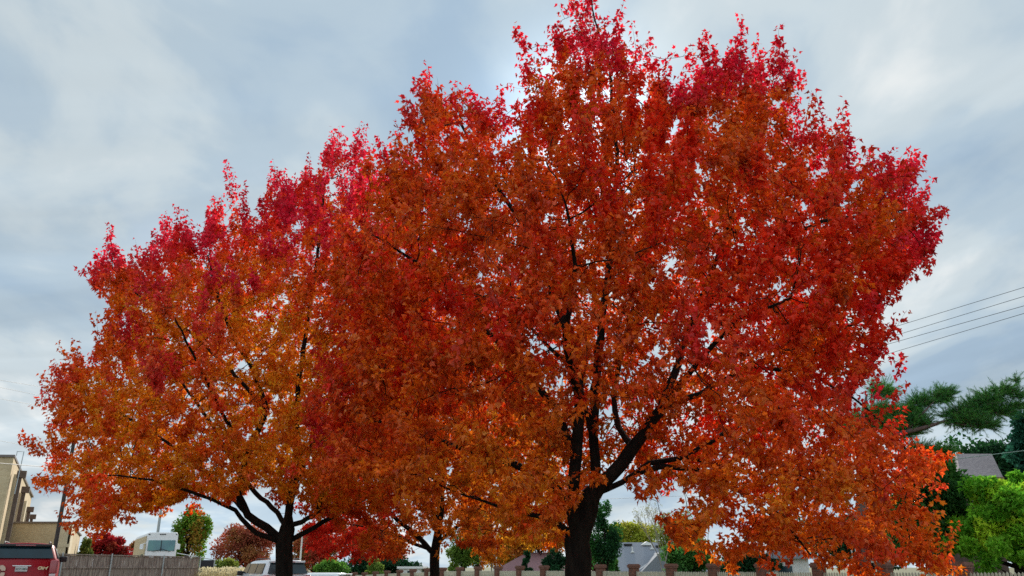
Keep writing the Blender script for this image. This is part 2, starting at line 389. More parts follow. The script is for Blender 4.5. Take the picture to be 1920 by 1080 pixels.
out1 = [(1040,-40),(1042,20),(1062,60),(1030,55),(1022,85),(975,95),(998,128),(1012,160),(985,168),(950,148),(942,183),(925,206),(903,190),(880,133),(866,170),(848,190),(832,146),(800,126),(742,136),(748,168),(716,188),(732,212),(710,235),(748,250),(735,282),(692,285),(652,262),(650,275),(643,340),(637,420),(600,500),(585,620),(570,720),(570,800),(585,870),(640,930),(720,990),(860,1040),(1000,1060),(1200,1075),(1500,1100),(1790,1085),(1812,1030),(1782,990),(1790,945),(1742,920),(1780,880),(1790,862),(1730,845),(1680,815),(1625,775),(1650,745),(1710,702),(1667,685),(1712,655),(1744,640),(1722,603),(1684,580),(1712,540),(1774,508),(1797,472),(1772,440),(1762,420),(1810,395),(1810,375),(1764,345),(1754,320),(1712,340),(1702,300),(1680,278),(1660,312),(1592,302),(1558,272),(1580,250),(1612,236),(1600,206),(1558,226),(1500,239),(1482,216),(1512,184),(1542,154),(1530,122),(1490,109),(1462,144),(1440,109),(1402,116),(1385,76),(1360,104),(1338,86),(1300,129),(1282,156),(1268,129),(1248,104),(1238,79),(1215,64),(1205,102),(1178,60),(1172,20),(1178,-40)]
under1 = [(540,860),(680,915),(800,930),(880,945),(960,1005),(1040,1020),(1070,985),(1105,925),(1180,895),(1222,930),(1245,1010),(1290,1025),(1340,1065),(1400,1090),(1800,1080),(1850,1040)]
env1 = Env(D1, c1x, (1150,600), out1, under1, 4.3, inset=.17,
   clear=[(tuple(P(1190,965,9)), (.75,3.2,.55)), (tuple(P(1190,960,14)), (.85,2.5,.55)), (tuple(P(1095,820,10.4)), (.30,1.9,.75)), (tuple(P(1200,830,10.4)), (.55,2.0,.65))])
def tint1(p, q, t, n):
    x = p[:,0]-c1x; z = p[:,2]; a = nz(p, .75, 2.)+.5*nz(p, 1.9, 31.); b = nz(p, 2.4, 5.); c = nz(p, .55, 12.)+.4*nz(p, 1.5, 44.)
    rust = mixc((.60,.085,.008), (.86,.185,.012), .5+b*1.2)
    red = mixc((.82,.035,.012), (.88,.070,.014), .5+b)
    crim = mixc((.68,.016,.030), (.80,.022,.070), .5+b)
    out = sstep(.70,1.02,q)
    col = mixc_arr(rust, red, sstep(-.05,.35,a+.26*out-.10+.26*sstep(.4,3.5,x)*sstep(9,6,z)-.10*sstep(1.2,.2,abs(x))))
    cr = out*.62 + .55*sstep(6.5,10.5,z)*out + .15*sstep(8,11,z) + c*.55 + .35*sstep(3.4,5.2,x)*sstep(2.8,5,z)*out - .22
    col = mixc_arr(col, crim, sstep(.30,.85,cr))
    lo = sstep(4.0,2.0,z); col = mixc_arr(col, mixc((.80,.17,.014),(.84,.27,.02),.5+b), np.clip(lo*1.1*(.6+a),0,1))
    col = mixc_arr(col, mixc((.88,.24,.014),(.88,.38,.025),.5+b), np.clip(sstep(3.9,2.4,z)*sstep(-2.9,-1.6,x)*sstep(.2,-.4,x)*(.7+a),0,1))
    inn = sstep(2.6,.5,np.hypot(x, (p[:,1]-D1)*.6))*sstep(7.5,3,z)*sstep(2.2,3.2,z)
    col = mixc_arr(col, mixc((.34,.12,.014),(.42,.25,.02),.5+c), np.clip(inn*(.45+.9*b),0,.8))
    col = mixc_arr(col, np.array((.40,.03,.02)), (rng.random(n) < .10)*.6)
    pale = rng.random(n) < .05; col[pale] = col[pale]*.5+np.array((.45,.16,.05))
    return np.clip(col,.003,1)**1.06*1.22*rng.uniform(.58,1.32,n)[:,None]
def mixc_arr(a, b, t): t = np.clip(t,0,1)[:,None]; return a*(1-t) + b*t
make_maple('red_maple', 'largest red maple, tall crimson and rust crown on a thick dark trunk', 'red maples in autumn colour', D1, limbs1, env1,
           8500, .195, .080, tint1, 235000, kill=.34, rough=.09, core=.34, hollow=.5, holes=-.46,
           lr=[(.195,.17),(.085,.006),(.10,.025),(.085,.02),(.05,.012),(.05,.015),(.05,.015),(.05,.015),(.06,.02),(.07,.02),(.07,.02),(.05,.012),(.06,.015),(.06,.02),(.06,.02),(.035,.008),(.035,.008)])

# left maple --------------------------------------------------------
D2 = 18.5; b2 = P(532,1120,D2); b2.z = 0; c2x = b2.x
limbs2 = [
 [b2, P(533,1070,D2), P(533,1020,D2), P(538,990,D2)],
 L((533,1020,D2),(500,990,18.4),(465,965,18.2),(445,925,18.0),(460,860,17.8),(500,770,17.6),(480,700,17.5),(440,640,17.4),(410,560,17.4),(390,480,17.5)),
 L((520,1028,D2),(480,1000,18.2),(440,955,17.8),(395,935,17.4),(330,915,17.2),(285,900,17),(200,890,16.8)),
 L((465,965,18.2),(420,920,18.4),(380,880,18.8),(300,820,19),(200,760,19.2),(110,740,19.3)),
 L((538,990,D2),(520,960,18.6),(480,925,19),(450,890,19.4),(400,800,20),(330,700,20.4)),
 L((538,990,D2),(548,920,18.4),(555,840,18.2),(560,720,18.0),(580,580,18.),(600,450,18.),(610,340,18)),
 L((555,1000,D2),(590,965,18),(620,900,17.5),(650,820,17),(700,740,16.8)),
 L((550,1020,D2),(590,988,18.6),(640,960,18.8),(690,930,19),(760,900,19.4)),
 L((548,920,18.4),(600,800,19.6),(640,660,20.6),(660,520,21)),
 L((460,860,17.8),(420,780,16.6),(380,700,15.8),(330,600,15.4)),
 L((500,770,17.6),(430,690,17.8),(330,600,17.8),(240,540,17.8)),
]
out2 = [(640,250),(618,258),(600,300),(578,290),(555,330),(508,318),(490,335),(440,330),(445,372),(405,388),(418,425),(375,412),(360,440),(314,398),(300,428),(268,430),(272,468),(238,480),(175,472),(138,510),(150,545),(182,572),(185,610),(150,640),(138,655),(172,685),(128,715),(98,700),(70,690),(52,722),(75,752),(42,775),(58,795),(100,805),(38,828),(60,850),(95,872),(52,905),(62,940),(108,952),(108,985),(150,1008),(300,1000),(500,1000),(620,1010),(740,980),(800,920),(840,840),(860,720),(850,600),(820,450),(760,330),(700,265),(655,248)]
under2 = [(30,905),(60,960),(100,1010),(160,1020),(230,1010),(290,985),(330,965),(400,950),(450,925),(490,915),(520,925),(560,955),(600,990),(650,1010),(700,1010),(800,980),(870,920)]
env2 = Env(D2, c2x, (480,700), out2, under2, 4.6, inset=.17, clear=[(tuple(P(415,985,D2)), (1.2,5,.5)), (tuple(P(470,770,15.5)),(.42,3,.38))])
def tint2(p, q, t, n):
    x = p[:,0]-c2x; z = p[:,2]; a = nz(p, .6, 22.)+.5*nz(p, 1.5, 61.); b = nz(p, 2., 15.); c = nz(p, .5, 72.)+.4*nz(p, 1.4, 84.)
    rust = mixc((.70,.09,.009), (.86,.19,.012), .5+b*.9); gold = mixc((.90,.27,.012),(.90,.38,.02), .5+b)
    red = mixc((.82,.05,.018), (.86,.08,.016), .5+b); crim = mixc((.70,.022,.05), (.80,.03,.085), .5+b)
    out = sstep(.70,1.02,q); hi = sstep(3,9.5,z)
    col = mixc_arr(rust, gold, sstep(-.15,.40,a+.40*(1-out)+.0)*sstep(9,6.5,z))
    col = mixc_arr(col, red, sstep(.25,.75,out*.5+.55*sstep(5,9.5,z)+a*.5-.1))
    col = mixc_arr(col, crim, sstep(.40,.95,out*(.30+.50*hi)+.12*hi+c*.5))
    col = mixc_arr(col, np.array((.80,.05,.02)), sstep(1.0,3.2,x+c*2)*sstep(5,3,z)*.85)
    return np.clip(col,.003,1)**1.05*1.2*rng.uniform(.58,1.32,n)[:,None]
make_maple('red_maple', 'left maple with orange gold heart and crimson outer twigs, white car behind its trunk', 'red maples in autumn colour', D2, limbs2, env2,
           7000, .19, .082, tint2, 190000, kill=.38, rough=.09, core=.34, hollow=.5, holes=-.42, seed=40., tl=(.2,.45),
           lr=[(.19,.17),(.095,.02),(.062,.012),(.045,.012),(.045,.012),(.08,.025),(.06,.02),(.07,.02),(.05,.02),(.06,.02),(.05,.015)])

# small far maple ---------------------------------------------------
D3 = 26.; b3 = P(814,1120,D3); b3.z = gz(b3.x, D3); c3x = b3.x
limbs3 = [
 [b3, P(815,1075,D3), P(814,1040,D3), P(822,1000,D3), P(826,940,25.8), P(830,850,25.6), P(840,740,25.4), P(850,660,25.4)],
 L((814,1045,D3),(795,1018,25.8),(772,995,25.5),(745,975,25.2),(700,930,25),(660,860,25)),
 L((806,1032,D3),(780,1022,26.4),(745,1005,26.8),(700,990,27),(640,980,27)),
 L((822,1020,D3),(845,995,26.2),(870,980,26.4),(920,930,26.8),(980,870,27)),
 L((826,940,25.8),(780,860,26.4),(740,760,27),(720,680,27)),
]
env3 = Env(D3, c3x, (830,860), [(830,590),(760,630),(680,720),(610,820),(575,920),(565,1000),(590,1058),(700,1062),(830,1062),(950,1062),(1030,1040),(1060,1000),(1060,900),(1040,800),(1000,700),(930,620)],
  [(545,1040),(590,1068),(650,1072),(700,1068),(740,1056),(770,1035),(795,1010),(830,1000),(850,1010),(870,1025),(885,1050),(925,1055),(960,1040),(1000,1030),(1070,1030)], 5., inset=.1)
def tint3(p, q, t, n):
    x = p[:,0]-c3x; a = nz(p, .6, 52.); b = nz(p, 2., 35.)
    col = mixc((.72,.13,.012), (.82,.27,.018), .5+a); red = np.array((.82,.045,.02)); yel = np.array((.85,.45,.03))
    col = mixc_arr(col, red, sstep(-.6,-2.6,x+a)); col = mixc_arr(col, yel, sstep(.8,3.0,x+a*1.5)*.85)
    return col*rng.uniform(.75,1.15,n)[:,None]
make_maple('red_maple', 'small farther maple with forked trunk, red leaves on its left and orange on its right', 'red maples in autumn colour', D3, limbs3, env3,
           4600, .15, .095, tint3, 90000, lr=[(.17,.04),(.09,.02),(.06,.02),(.07,.02),(.05,.02)], kill=.42, step=.3, rough=.08, core=.75, hollow=.3, holes=-.6, seed=80.)

# ------------------------------------------------------------------ other trees and shrubs
def blob_tree(name, label, cat, center, rad, n, size, cols, trunk_r=.12, ground=None, kind='oval', clumps=40, group=None, flat=1., mt=None, tiers=0, stems=True, clump_r=.30, alt=.6):
    """crown of leaf clumps on limbs that spread from the trunk"""
    c = np.array(tuple(center)); g = gz(c[0], c[1]) if ground is None else ground
    root = thing(name, label, cat, (c[0], c[1], g), 0, group); off = np.array((c[0], c[1], g)); rad = np.array(rad)
    u = unit(rng.normal(0,1,(clumps,3))); u[:,2] = np.where(u[:,2] < -.75, -u[:,2], u[:,2])
    cc = u*rng.uniform(.3,.98,clumps)[:,None]**.7*rad*(1+.35*nz(u, 1.6, c[0])[:,None])
    if tiers:                                    # pointed crown
        zz = rng.random(clumps)**1.35; ang = rng.uniform(0, 6.283, clumps); rr = (1-zz)**.85*rng.uniform(.45,.95,clumps)
        cc = np.column_stack([np.cos(ang)*rr*rad[0], np.sin(ang)*rr*rad[1], (zz*2-1)*rad[2]])
    k = rng.integers(0, clumps, n); cr = rng.uniform(.65,1.25,clumps)*clump_r
    sc_ = cr[k][:,None]*rad*(1 if not tiers else np.array([.8,.8,.45]))
    v = unit(rng.normal(0,1,(n,3)))*(rng.random(n)**.45)[:,None]
    v[:,2] *= flat
    p = cc[k] + v*sc_ + c
    ax = v + rng.normal(0,.6,(n,3)) + np.array([0,0,-.1]); nr = v*.6 + np.array([0,0,.5]) + rng.normal(0,.5,(n,3))
    cl = np.array(cols)[rng.integers(0, len(cols), clumps)][k]; al = np.array(cols)[rng.integers(0, len(cols), n)]
    m = rng.random(n)[:,None]*alt; col = cl*(1-m) + al*m; col = col*rng.uniform(.7,1.25,n)[:,None]
    zb = p[:,2] > g+.02
    p, ax, nr, col = p[zb], ax[zb], nr[zb], col[zb]
    leaves('crown' if cat == 'tree' else 'foliage', root, p-off, ax, nr, size*rng.uniform(.6,1.3,len(p)), col, kind, mt or M['leaf_far'])
    if stems:
        mb = MB(); top = c - off
        h = max(.3, top[2]-rad[2]*.2)
        nt = 1
        mb.tube([(0,0,-.1), (.02*h,.01*h,h*.4), (0,.03*h,h), (0,0,top[2]+rad[2]*.6)], [trunk_r*1.3, trunk_r, trunk_r*.75, trunk_r*.2], 8)
        for i in range(0, clumps, 2):
            e = cc[i] + top; b = Vector((0,0,max(.15, min(e[2]*.55, h*.9)))); e = Vector(e); mid = b.lerp(e,.5) + Vector((0,0,-.06*rad[2]))
            mb.tube([b, mid, e], [trunk_r*.45, trunk_r*.25, trunk_r*.06], 5)
        mb.build('trunk' if cat == 'tree' else 'stem', M['bark'], root, smooth=True)
    return root
def px_blob(x0, x1, y0, y1, Y, dep=1.):
    a = P(x0,(y0+y1)/2,Y); b = P(x1,(y0+y1)/2,Y); t = P((x0+x1)/2,y0,Y); u = P((x0+x1)/2,y1,Y)
    return (a+b)/2*1.0, ((b.x-a.x)/2, (b.x-a.x)/2*dep, (t.z-u.z)/2)

GRN = [(.07,.17,.025),(.04,.11,.02),(.10,.22,.03)]; DK = [(.015,.06,.022),(.02,.085,.03),(.012,.045,.02)]
YG = [(.42,.46,.05),(.30,.36,.04),(.50,.44,.06)]; RED = [(.45,.03,.03),(.55,.05,.03),(.35,.02,.03)]
def pb(name, label, cat, box, Y, n, size, cols, dep=1., **kw):
    c, r = px_blob(*box, Y, dep); return blob_tree(name, label, cat, c, r, n, size, cols, **kw)

pb('broadleaf_tree', 'bright yellow green leafy tree at the right edge in front of dark evergreens', 'tree', (1785,2060,884,1090), 33, 26000, .19,
   [(.56,.78,.05),(.40,.66,.04),(.22,.52,.035),(.14,.42,.03)], .9, clumps=120, clump_r=.165, alt=.2, kind='maple', trunk_r=.13)
pb('evergreen_tree', 'broad dark evergreen mass behind the old shingle roof at right', 'tree', (1690,2080,833,1050), 58, 34000, .36, DK+[(.03,.12,.03)], .5, clumps=110, kind='oval', trunk_r=.3)
pb('evergreen_tree', 'mid green tree squeezed between orange maple leaves and old shingle roof', 'tree', (1670,1842,852,1070), 36, 18000, .19, [(.05,.16,.03),(.03,.10,.025),(.07,.2,.03)], .8, clumps=40, trunk_r=.15)
pb('spruce_tree', 'blue green spruce leaning in at the right edge above the roof', 'tree', (1872,2010,785,1010), 44, 14000, .22, [(.02,.10,.06),(.03,.13,.08),(.015,.07,.045)], .9, clumps=50, tiers=1, trunk_r=.2, kind='oval')
pb('evergreen_tree', 'narrow dark green evergreen just right of the thick maple trunk', 'tree', (1104,1164,948,1080), 52, 9000, .15, DK+[(.04,.17,.03),(.05,.19,.04)], .9, clumps=26, clump_r=.34, tiers=0, trunk_r=.12)
pb('broadleaf_tree', 'wide yellow tree rising behind the grey hip roof', 'tree', (1138,1240,975,1050), 120, 8000, .38, YG, .6, clumps=40, trunk_r=.3)
pb('broadleaf_tree', 'golden yellow tree beside the white street pole', 'tree', (905,985,995,1062), 112, 7000, .4, [(.62,.40,.03),(.55,.32,.03),(.6,.48,.05)], .6, clumps=36, trunk_r=.25)
pb('maple_tree', 'amber orange tree between the small forked maple and the white street pole', 'tree', (858,932,935,1070), 100, 10000, .32, [(.70,.28,.03),(.62,.18,.03),(.72,.40,.04)], .7, clumps=44, trunk_r=.2)
pb('maple_tree', 'orange yellow tree just left of the thick maple trunk, far behind the fence', 'tree', (955,1062,950,1060), 108, 10000, .34, [(.66,.26,.03),(.66,.36,.04),(.5,.14,.03)], .6, clumps=44, trunk_r=.2)
pb('maple_tree', 'rust red tree far behind the left half of the small forked maple', 'tree', (640,760,975,1062), 110, 10000, .34, [(.50,.10,.03),(.58,.16,.03),(.4,.06,.03)], .6, clumps=44, trunk_r=.2)
pb('broadleaf_tree', 'loose green tree glimpsed right of the small forked maple', 'tree', (838,900,1000,1078), 96, 6000, .26, [(.16,.26,.04),(.25,.33,.04),(.10,.2,.03)], .7, clumps=30, trunk_r=.2)
pb('willow_tree', 'pale olive thin leaved tree above the round green bush', 'tree', (1232,1330,965,1060), 78, 6000, .24, [(.22,.26,.04),(.3,.3,.06),(.15,.22,.03)], .7, clumps=36, trunk_r=.16)
pb('garden_bush', 'large green bush spilling over the picket fence right of the grey roof', 'bush', (1240,1352,1012,1100), 50, 14000, .16, [(.06,.2,.04),(.04,.13,.03),(.10,.26,.05)], .8, clumps=36, trunk_r=.08)
pb('garden_bush', 'dark green bush at the foot of the hanging orange leaves', 'bush', (1335,1470,1030,1100), 48, 9000, .16, DK, .6, clumps=30, trunk_r=.08)
pb('garden_bush', 'small round green bush between two brick pillars left of the grey roof', 'bush', (1133,1162,1042,1090), 56, 4000, .13, GRN, .9, clumps=20, trunk_r=.05)
pb('garden_bush', 'dark red bush beside the thick maple trunk', 'bush', (1102,1134,1026,1090), 56, 4000, .13, [(.16,.02,.025),(.12,.015,.02)], .9, clumps=20, trunk_r=.05)
pb('garden_bush', 'dark conical shrub in front of the rose coloured roof', 'bush', (972,1004,1036,1085), 84, 4000, .2, DK, .9, clumps=24, tiers=1, trunk_r=.06)
pb('garden_bush', 'dark shrub close to the left side of the thick maple trunk', 'bush', (1012,1062,1030,1085), 74, 4000, .2, DK, .8, clumps=24, trunk_r=.06)
pb('hedge', 'long dark hedge under the small forked maple', 'hedge', (640,800,1046,1090), 100, 9000, .3, DK, .25, clumps=60, trunk_r=.08)
pb('garden_bush', 'fresh green bush behind the white car bonnet at centre left', 'bush', (586,650,1052,1085), 74, 5000, .2, [(.16,.34,.05),(.10,.25,.04)], .6, clumps=24, trunk_r=.05)
pb('garden_bush', 'pale green bush left of the low white building', 'bush', (684,722,1050,1085), 92, 3000, .22, [(.25,.36,.07),(.16,.28,.05)], .6, clumps=18, trunk_r=.05)
pb('broadleaf_tree', 'green and amber tree standing behind the motorhome', 'tree', (318,388,955,1075), 66, 9000, .2, [(.16,.36,.03),(.24,.42,.04),(.40,.18,.03),(.10,.24,.03)], .8, clumps=36, trunk_r=.15)
pb('broadleaf_tree', 'dull green tree seen through the low right maple leaves', 'tree', (1395,1530,975,1075), 66, 12000, .24, [(.08,.15,.04),(.14,.18,.05),(.05,.10,.03)], .6, clumps=44, trunk_r=.16)
pb('evergreen_tree', 'dark green tree beside the white porch behind the low maple leaves', 'tree', (1530,1720,955,1075), 56, 14000, .24, DK+[(.05,.13,.04)], .6, clumps=50, trunk_r=.18)
pb('maple_tree', 'faded pink and red tree behind the left maple trunk', 'tree', (402,520,985,1080), 74, 12000, .22, [(.50,.12,.07),(.60,.14,.08),(.36,.10,.06),(.42,.2,.07)], .7, clumps=44, trunk_r=.14)
pb('maple_tree', 'red and olive tree seen right of the left maple trunk', 'tree', (540,640,985,1080), 88, 9000, .26, [(.58,.08,.05),(.30,.22,.05),(.45,.12,.05)], .7, clumps=40, trunk_r=.14)
pb('maple_tree', 'deep crimson small tree above the wooden fence, left of the motorhome', 'tree', (160,242,1002,1060), 84, 7000, .24, [(.42,.02,.03),(.50,.03,.03),(.34,.06,.03)], .6, clumps=30, trunk_r=.12)
pb('broadleaf_tree', 'brown orange tree between crimson tree and motorhome', 'tree', (232,290,1012,1062), 90, 5000, .24, [(.30,.13,.05),(.36,.18,.06)], .6, clumps=24, trunk_r=.12)
pb('garden_bush', 'olive green shrub beside the tan building corner', 'bush', (146,172,1014,1062), 78, 2500, .22, [(.14,.2,.04),(.2,.22,.05)], .8, clumps=16, trunk_r=.05)
pb('garden_bush', 'yellow green bush under the faded pink tree', 'bush', (404,450,1046,1082), 60, 3500, .16, [(.3,.34,.06),(.2,.28,.05)], .7, clumps=20, trunk_r=.05)

# ornamental grass
def grass_clump():
    c = P(428,1085,50); g = gz(c.x, c.y); r = tag(link('ornamental_grass', None, None, (c.x, c.y, g)), 'dry straw coloured ornamental grass left of the white car', 'plant')
    n = 2600; a = rng.uniform(-1.7,1.9,n); p = np.column_stack([a, rng.uniform(-.5,.5,n), np.zeros(n)])
    ax = np.column_stack([rng.normal(0,.3,n), rng.normal(0,.3,n), np.ones(n)])
    leaves('blades', r, p, ax, rng.normal(0,1,(n,3)), rng.uniform(.8,1.45,n), np.array((.55,.47,.25))*rng.uniform(.7,1.2,n)[:,None], 'needle', M['leaf_far'])
    m = 1200; p2 = np.column_stack([rng.uniform(-1.7,1.9,m), rng.uniform(-.5,.5,m), rng.uniform(1.0,1.5,m)])
    leaves('plumes', r, p2, np.column_stack([rng.normal(0,.4,m), rng.normal(0,.4,m), np.ones(m)]), rng.normal(0,1,(m,3)), rng.uniform(.08,.16,m), np.array((.7,.62,.4))*rng.uniform(.8,1.1,m)[:,None], 'oval', M['leaf_far'])
grass_clump()

# bare young tree in front of the grey roof
def bare_tree():
    b = P(1250,1090,46); b.z = gz(b.x, b.y); r = thing('bare_tree', 'nearly leafless young tree in front of the grey roof', 'tree', b)
    mb = MB(); tips = []
    def br(p, d, l, rad, lv):
        q = p + d*l; mb.tube([p, p.lerp(q,.5)+Vector((random.uniform(-.04,.04),0,0)), q], [rad, rad*.8, rad*.6], 5); tips.append(q)
        if lv:
            for k in range(3):
                nd = (d + Vector((random.uniform(-.6,.6), random.uniform(-.6,.6), random.uniform(-.1,.5)))).normalized(); br(q if k else p.lerp(q,.6), nd, l*.66, rad*.6, lv-1)
    br(Vector((0,0,0)), Vector((-.16,0,1)).normalized(), 1.9, .045, 5)
    mb.build('trunk', mat('pale_bark', (.30,.27,.24), .9, noise_amt=.3), r)
    p = np.array([tuple(t) for t in tips]); p = p[rng.integers(0,len(p),900)] + rng.normal(0,.08,(900,3))
    leaves('crown', r, p, rng.normal(0,1,(900,3)), rng.normal(0,1,(900,3)), rng.uniform(.04,.08,900), np.array((.30,.30,.12))*rng.uniform(.6,1.3,900)[:,None], 'oval', M['leaf_far'])
bare_tree()

# pine with the long reaching limb
def pine():
    Y = 30; b = P(1618,1090,Y); b.z = 0
    r = thing('pine_tree', 'tall pine with needle tufts on long limbs reaching right, behind the orange maple leaves', 'tree', b)
    mb = MB(); mb2 = MB(); pads = []
    def pl(*a): return [P(*q)-b for q in a]
    mb.tube([Vector((0,0,-.1))]+pl((1616,960,Y),(1614,850,Y),(1616,790,Y),(1625,740,Y)), [.24,.2,.16,.1,.04], 10)
    for pts, rr in ((pl((1616,838,Y),(1690,812,29.6),(1740,800,29.2),(1770,790,29),(1830,778,28.8),(1880,752,28.7)), [.11,.09,.07,.05,.035,.015]),
                    (pl((1617,815,Y),(1680,782,30),(1715,765,30),(1760,742,30)), [.09,.07,.05,.02]),
                    (pl((1770,790,29),(1800,795,28.6),(1830,800,28.4)), [.035,.02,.01]),
                    (pl((1616,850,Y),(1600,830,30.3),(1580,800,30.5)), [.07,.05,.02]),
                    (pl((1616,870,Y),(1700,850,30.5),(1760,846,31)), [.06,.04,.02]), (pl((1700,808,29.5),(1735,770,29.4),(1752,752,29.4)), [.04,.03,.01])):
        mb.tube(pts, rr, 7)
    mb.build('trunk', M['bark_pine'], r, smooth=True)
    # pads of foliage: (px, py, Y, half width, half height)
    for a in ((1850,772,28.7,.6,.22),(1812,790,28.7,.5,.2),(1850,800,28.6,.45,.14),(1715,790,29.8,.5,.22),(1660,800,30,.6,.24),(1770,735,30,.3,.14),(1880,735,28.6,.42,.24),(1862,748,28.6,.5,.24),(1832,762,28.8,.62,.30),(1800,774,28.8,.5,.22),(1898,764,28.6,.40,.13),(1872,776,28.7,.5,.15),(1830,796,28.6,.66,.20),(1790,792,28.8,.32,.12),
              (1780,780,29,.3,.12),(1755,745,30,.5,.24),(1730,757,30,.5,.26),(1705,775,30,.5,.26),(1680,790,30.2,.55,.22),(1640,770,30.2,.7,.32),(1620,785,30.4,.6,.3),(1590,800,30.4,.5,.25),(1655,735,30,.5,.3),
              (1765,752,30,.25,.12),(1730,795,29.6,.55,.14),(1690,815,30,.6,.2),(1720,842,30.6,.6,.16),(1760,846,30.8,.5,.14),(1905,742,28.5,.22,.16),(1905,715,28.5,.08,.2)):
        pads.append(a)
    S0 = []; T0 = []; L0 = []
    for (px,py,yy,hw,hh) in pads:
        c = np.array(tuple(P(px,py,yy)-b)); k = int(340*hw*(hh+.12)*3.2)
        u = unit(rng.normal(0,1,(k,3)))*(rng.random(k)**.5)[:,None]; u += .12*rng.normal(0,1,3)
        S0.append(c + u*np.array([hw,hw*.8,hh*.8])*.72); T0.append(unit(u*np.array([1.1,1.,.35]) + np.array([.35,0,.30]) + rng.normal(0,.36,(k,3)))); L0.append(rng.uniform(.08,.50,k)*(.65+hw))
    st = np.vstack(S0); td = np.vstack(T0); tl = np.concatenate(L0); nt_ = len(st); per = 60
    for a_, d_, l_ in zip(st, td, tl):
        bt = Vector(a_); mb2.tube([bt, bt+Vector(d_)*l_], [.008,.003], 3, cap=False)
    mb2.build('twigs', M['bark_pine'], r)
    ti = np.repeat(np.arange(nt_), per); n = len(ti); t = rng.uniform(.1,1.,n)
    ax = td[ti]*.95 + rng.normal(0,.55,(n,3))
    col = mixc((.018,.15,.032), (.15,.42,.04), (rng.random(nt_)*.55 + (st[:,0] < 2.2)*.35)[ti])*rng.uniform(.7,1.25,n)[:,None]
    leaves('needles', r, st[ti]+td[ti]*(t*tl[ti])[:,None], ax, rng.normal(0,1,(n,3)), rng.uniform(.09,.15,n), col, 'needle', M['needle'])
pine()

# ------------------------------------------------------------------ left brick building
def wall_block(mb, pts, z0, z1):
    mb.prism(pts, z0, z1)
A = P(27,853,54); B = P(60,930,54*1.61); H = A.z
dA = Vector((B.x-A.x, B.y-A.y)).normalized(); nA = Vector((dA.y, -dA.x))       # facing right
bl = thing('brick_building', 'tall tan brick building with dark downspouts at the left edge', 'building', (A.x, A.y, 0))
o2 = Vector((A.x, A.y))
def PL(x, y): return (x - A.x, y - A.y)
far = Vector((B.x, B.y))
mb = MB(); mb.prism([PL(A.x,A.y), PL(far.x,far.y), PL(far.x-22,far.y-2), PL(A.x-26,A.y-2)], -.8, H-.15); mb.build('wall', M['tan_brick'], bl)
mb = MB()
mb.prism([(.12,-.12), PL(far.x+.15,far.y+.1), PL(far.x-22,far.y), PL(A.x-26,A.y-2.12)], H-.15, H); mb.build('roof_coping', M['metal_cap'], bl)
Ln = (far-o2).length
def along(t, w0, w1, d0, d1, z0, z1, mb):
    a = dA*(t*Ln+w0); c = dA*(t*Ln+w1); q = [a+nA*d0, c+nA*d0, c+nA*d1, a+nA*d1]
    mb.prism([(v.x, v.y) for v in q], z0, z1)
tH = H-1.5
for t in (.10,.30,.55,.78):
    mb = MB(); along(t, 0, 1.6, .003, .35, -.6, H-.9 if t < .2 else H-1.6, mb); mb.build('pilaster', M['tan_trim'], bl)
for t, zz in ((.03,H-1.35),(.26,H-1.7),(.66,H-2.3),(.90,H-2.5)):
    mb = MB(); along(t, 0, .28, .36, .62, 0, zz, mb); sp_ = mb.build('downspout', M['downspout'], bl)
    mb = MB(); along(t, -.15, .43, .30, .85, zz, zz+.45, mb); mb.build('conductor_head', M['downspout'], sp_)
mb = MB(); mb.tube([Vector((-.1,.4,H)), Vector((-.1,.4,H+.28)), Vector((.35,.4,H+.28)), Vector((.35,.3,H-2.5))], .03, 6); mb.build('conduit', M['galv'], bl)
mb = MB(); along(.22, 0, .25, .36, .7, 2.9, 3.2, mb); mb.build('wall_lamp', M['dark_plastic'], bl)
# lower block in front
q0 = P(22,978,59); q1 = P(131,979,59); Hl = q0.z
bl2 = thing('brick_building', 'low tan brick annex with flat roof behind the red car', 'building', (q1.x, q1.y, 0))
W = q1.x-q0.x
qb = P(151,1003,84); bx, by = qb.x-q1.x, 25.; bl_ = -49-q1.x
mb = MB(); mb.prism([(0,0),(bx,by),(bl_,by),(-W-1,0)], -.8, Hl-.12); mb.build('wall', M['tan_brick'], bl2)
mb = MB(); mb.prism([(.1,-.1),(bx+.1,by+.1),(bl_,by+.1),(-W-1,-.1)], Hl-.12, Hl); mb.build('roof_coping', M['metal_cap'], bl2)
mb = MB(); mb.prism([(.003,.3),(bx*.30,by*.30),(bx*.30+.12,by*.30-.1),(.13,.2)], -.6, Hl-.16); mb.build('side_pilaster', M['tan_trim'], bl2)
mb = MB(); mb.box(-.55,.06,-.12,-.003,-.5,Hl-.16); mb.build('corner_pilaster', M['tan_trim'], bl2)
wz0 = P(115,1036,59).z; wz1 = P(115,1026,59).z; wx0 = P(103,1030,59).x-q1.x; wx1 = P(124,1030,59).x-q1.x
mb = MB(); mb.box(wx0,wx1,-.03,-.004,wz0-1.2,wz1); w_ = mb.build('window', M['brown_wall'], bl2)
mb = MB(); mb.box(wx0-.3,wx1+.2,-.14,-.004,wz1+.003,wz1+.22); mb.build('window_lintel', M['tan_trim'], w_)
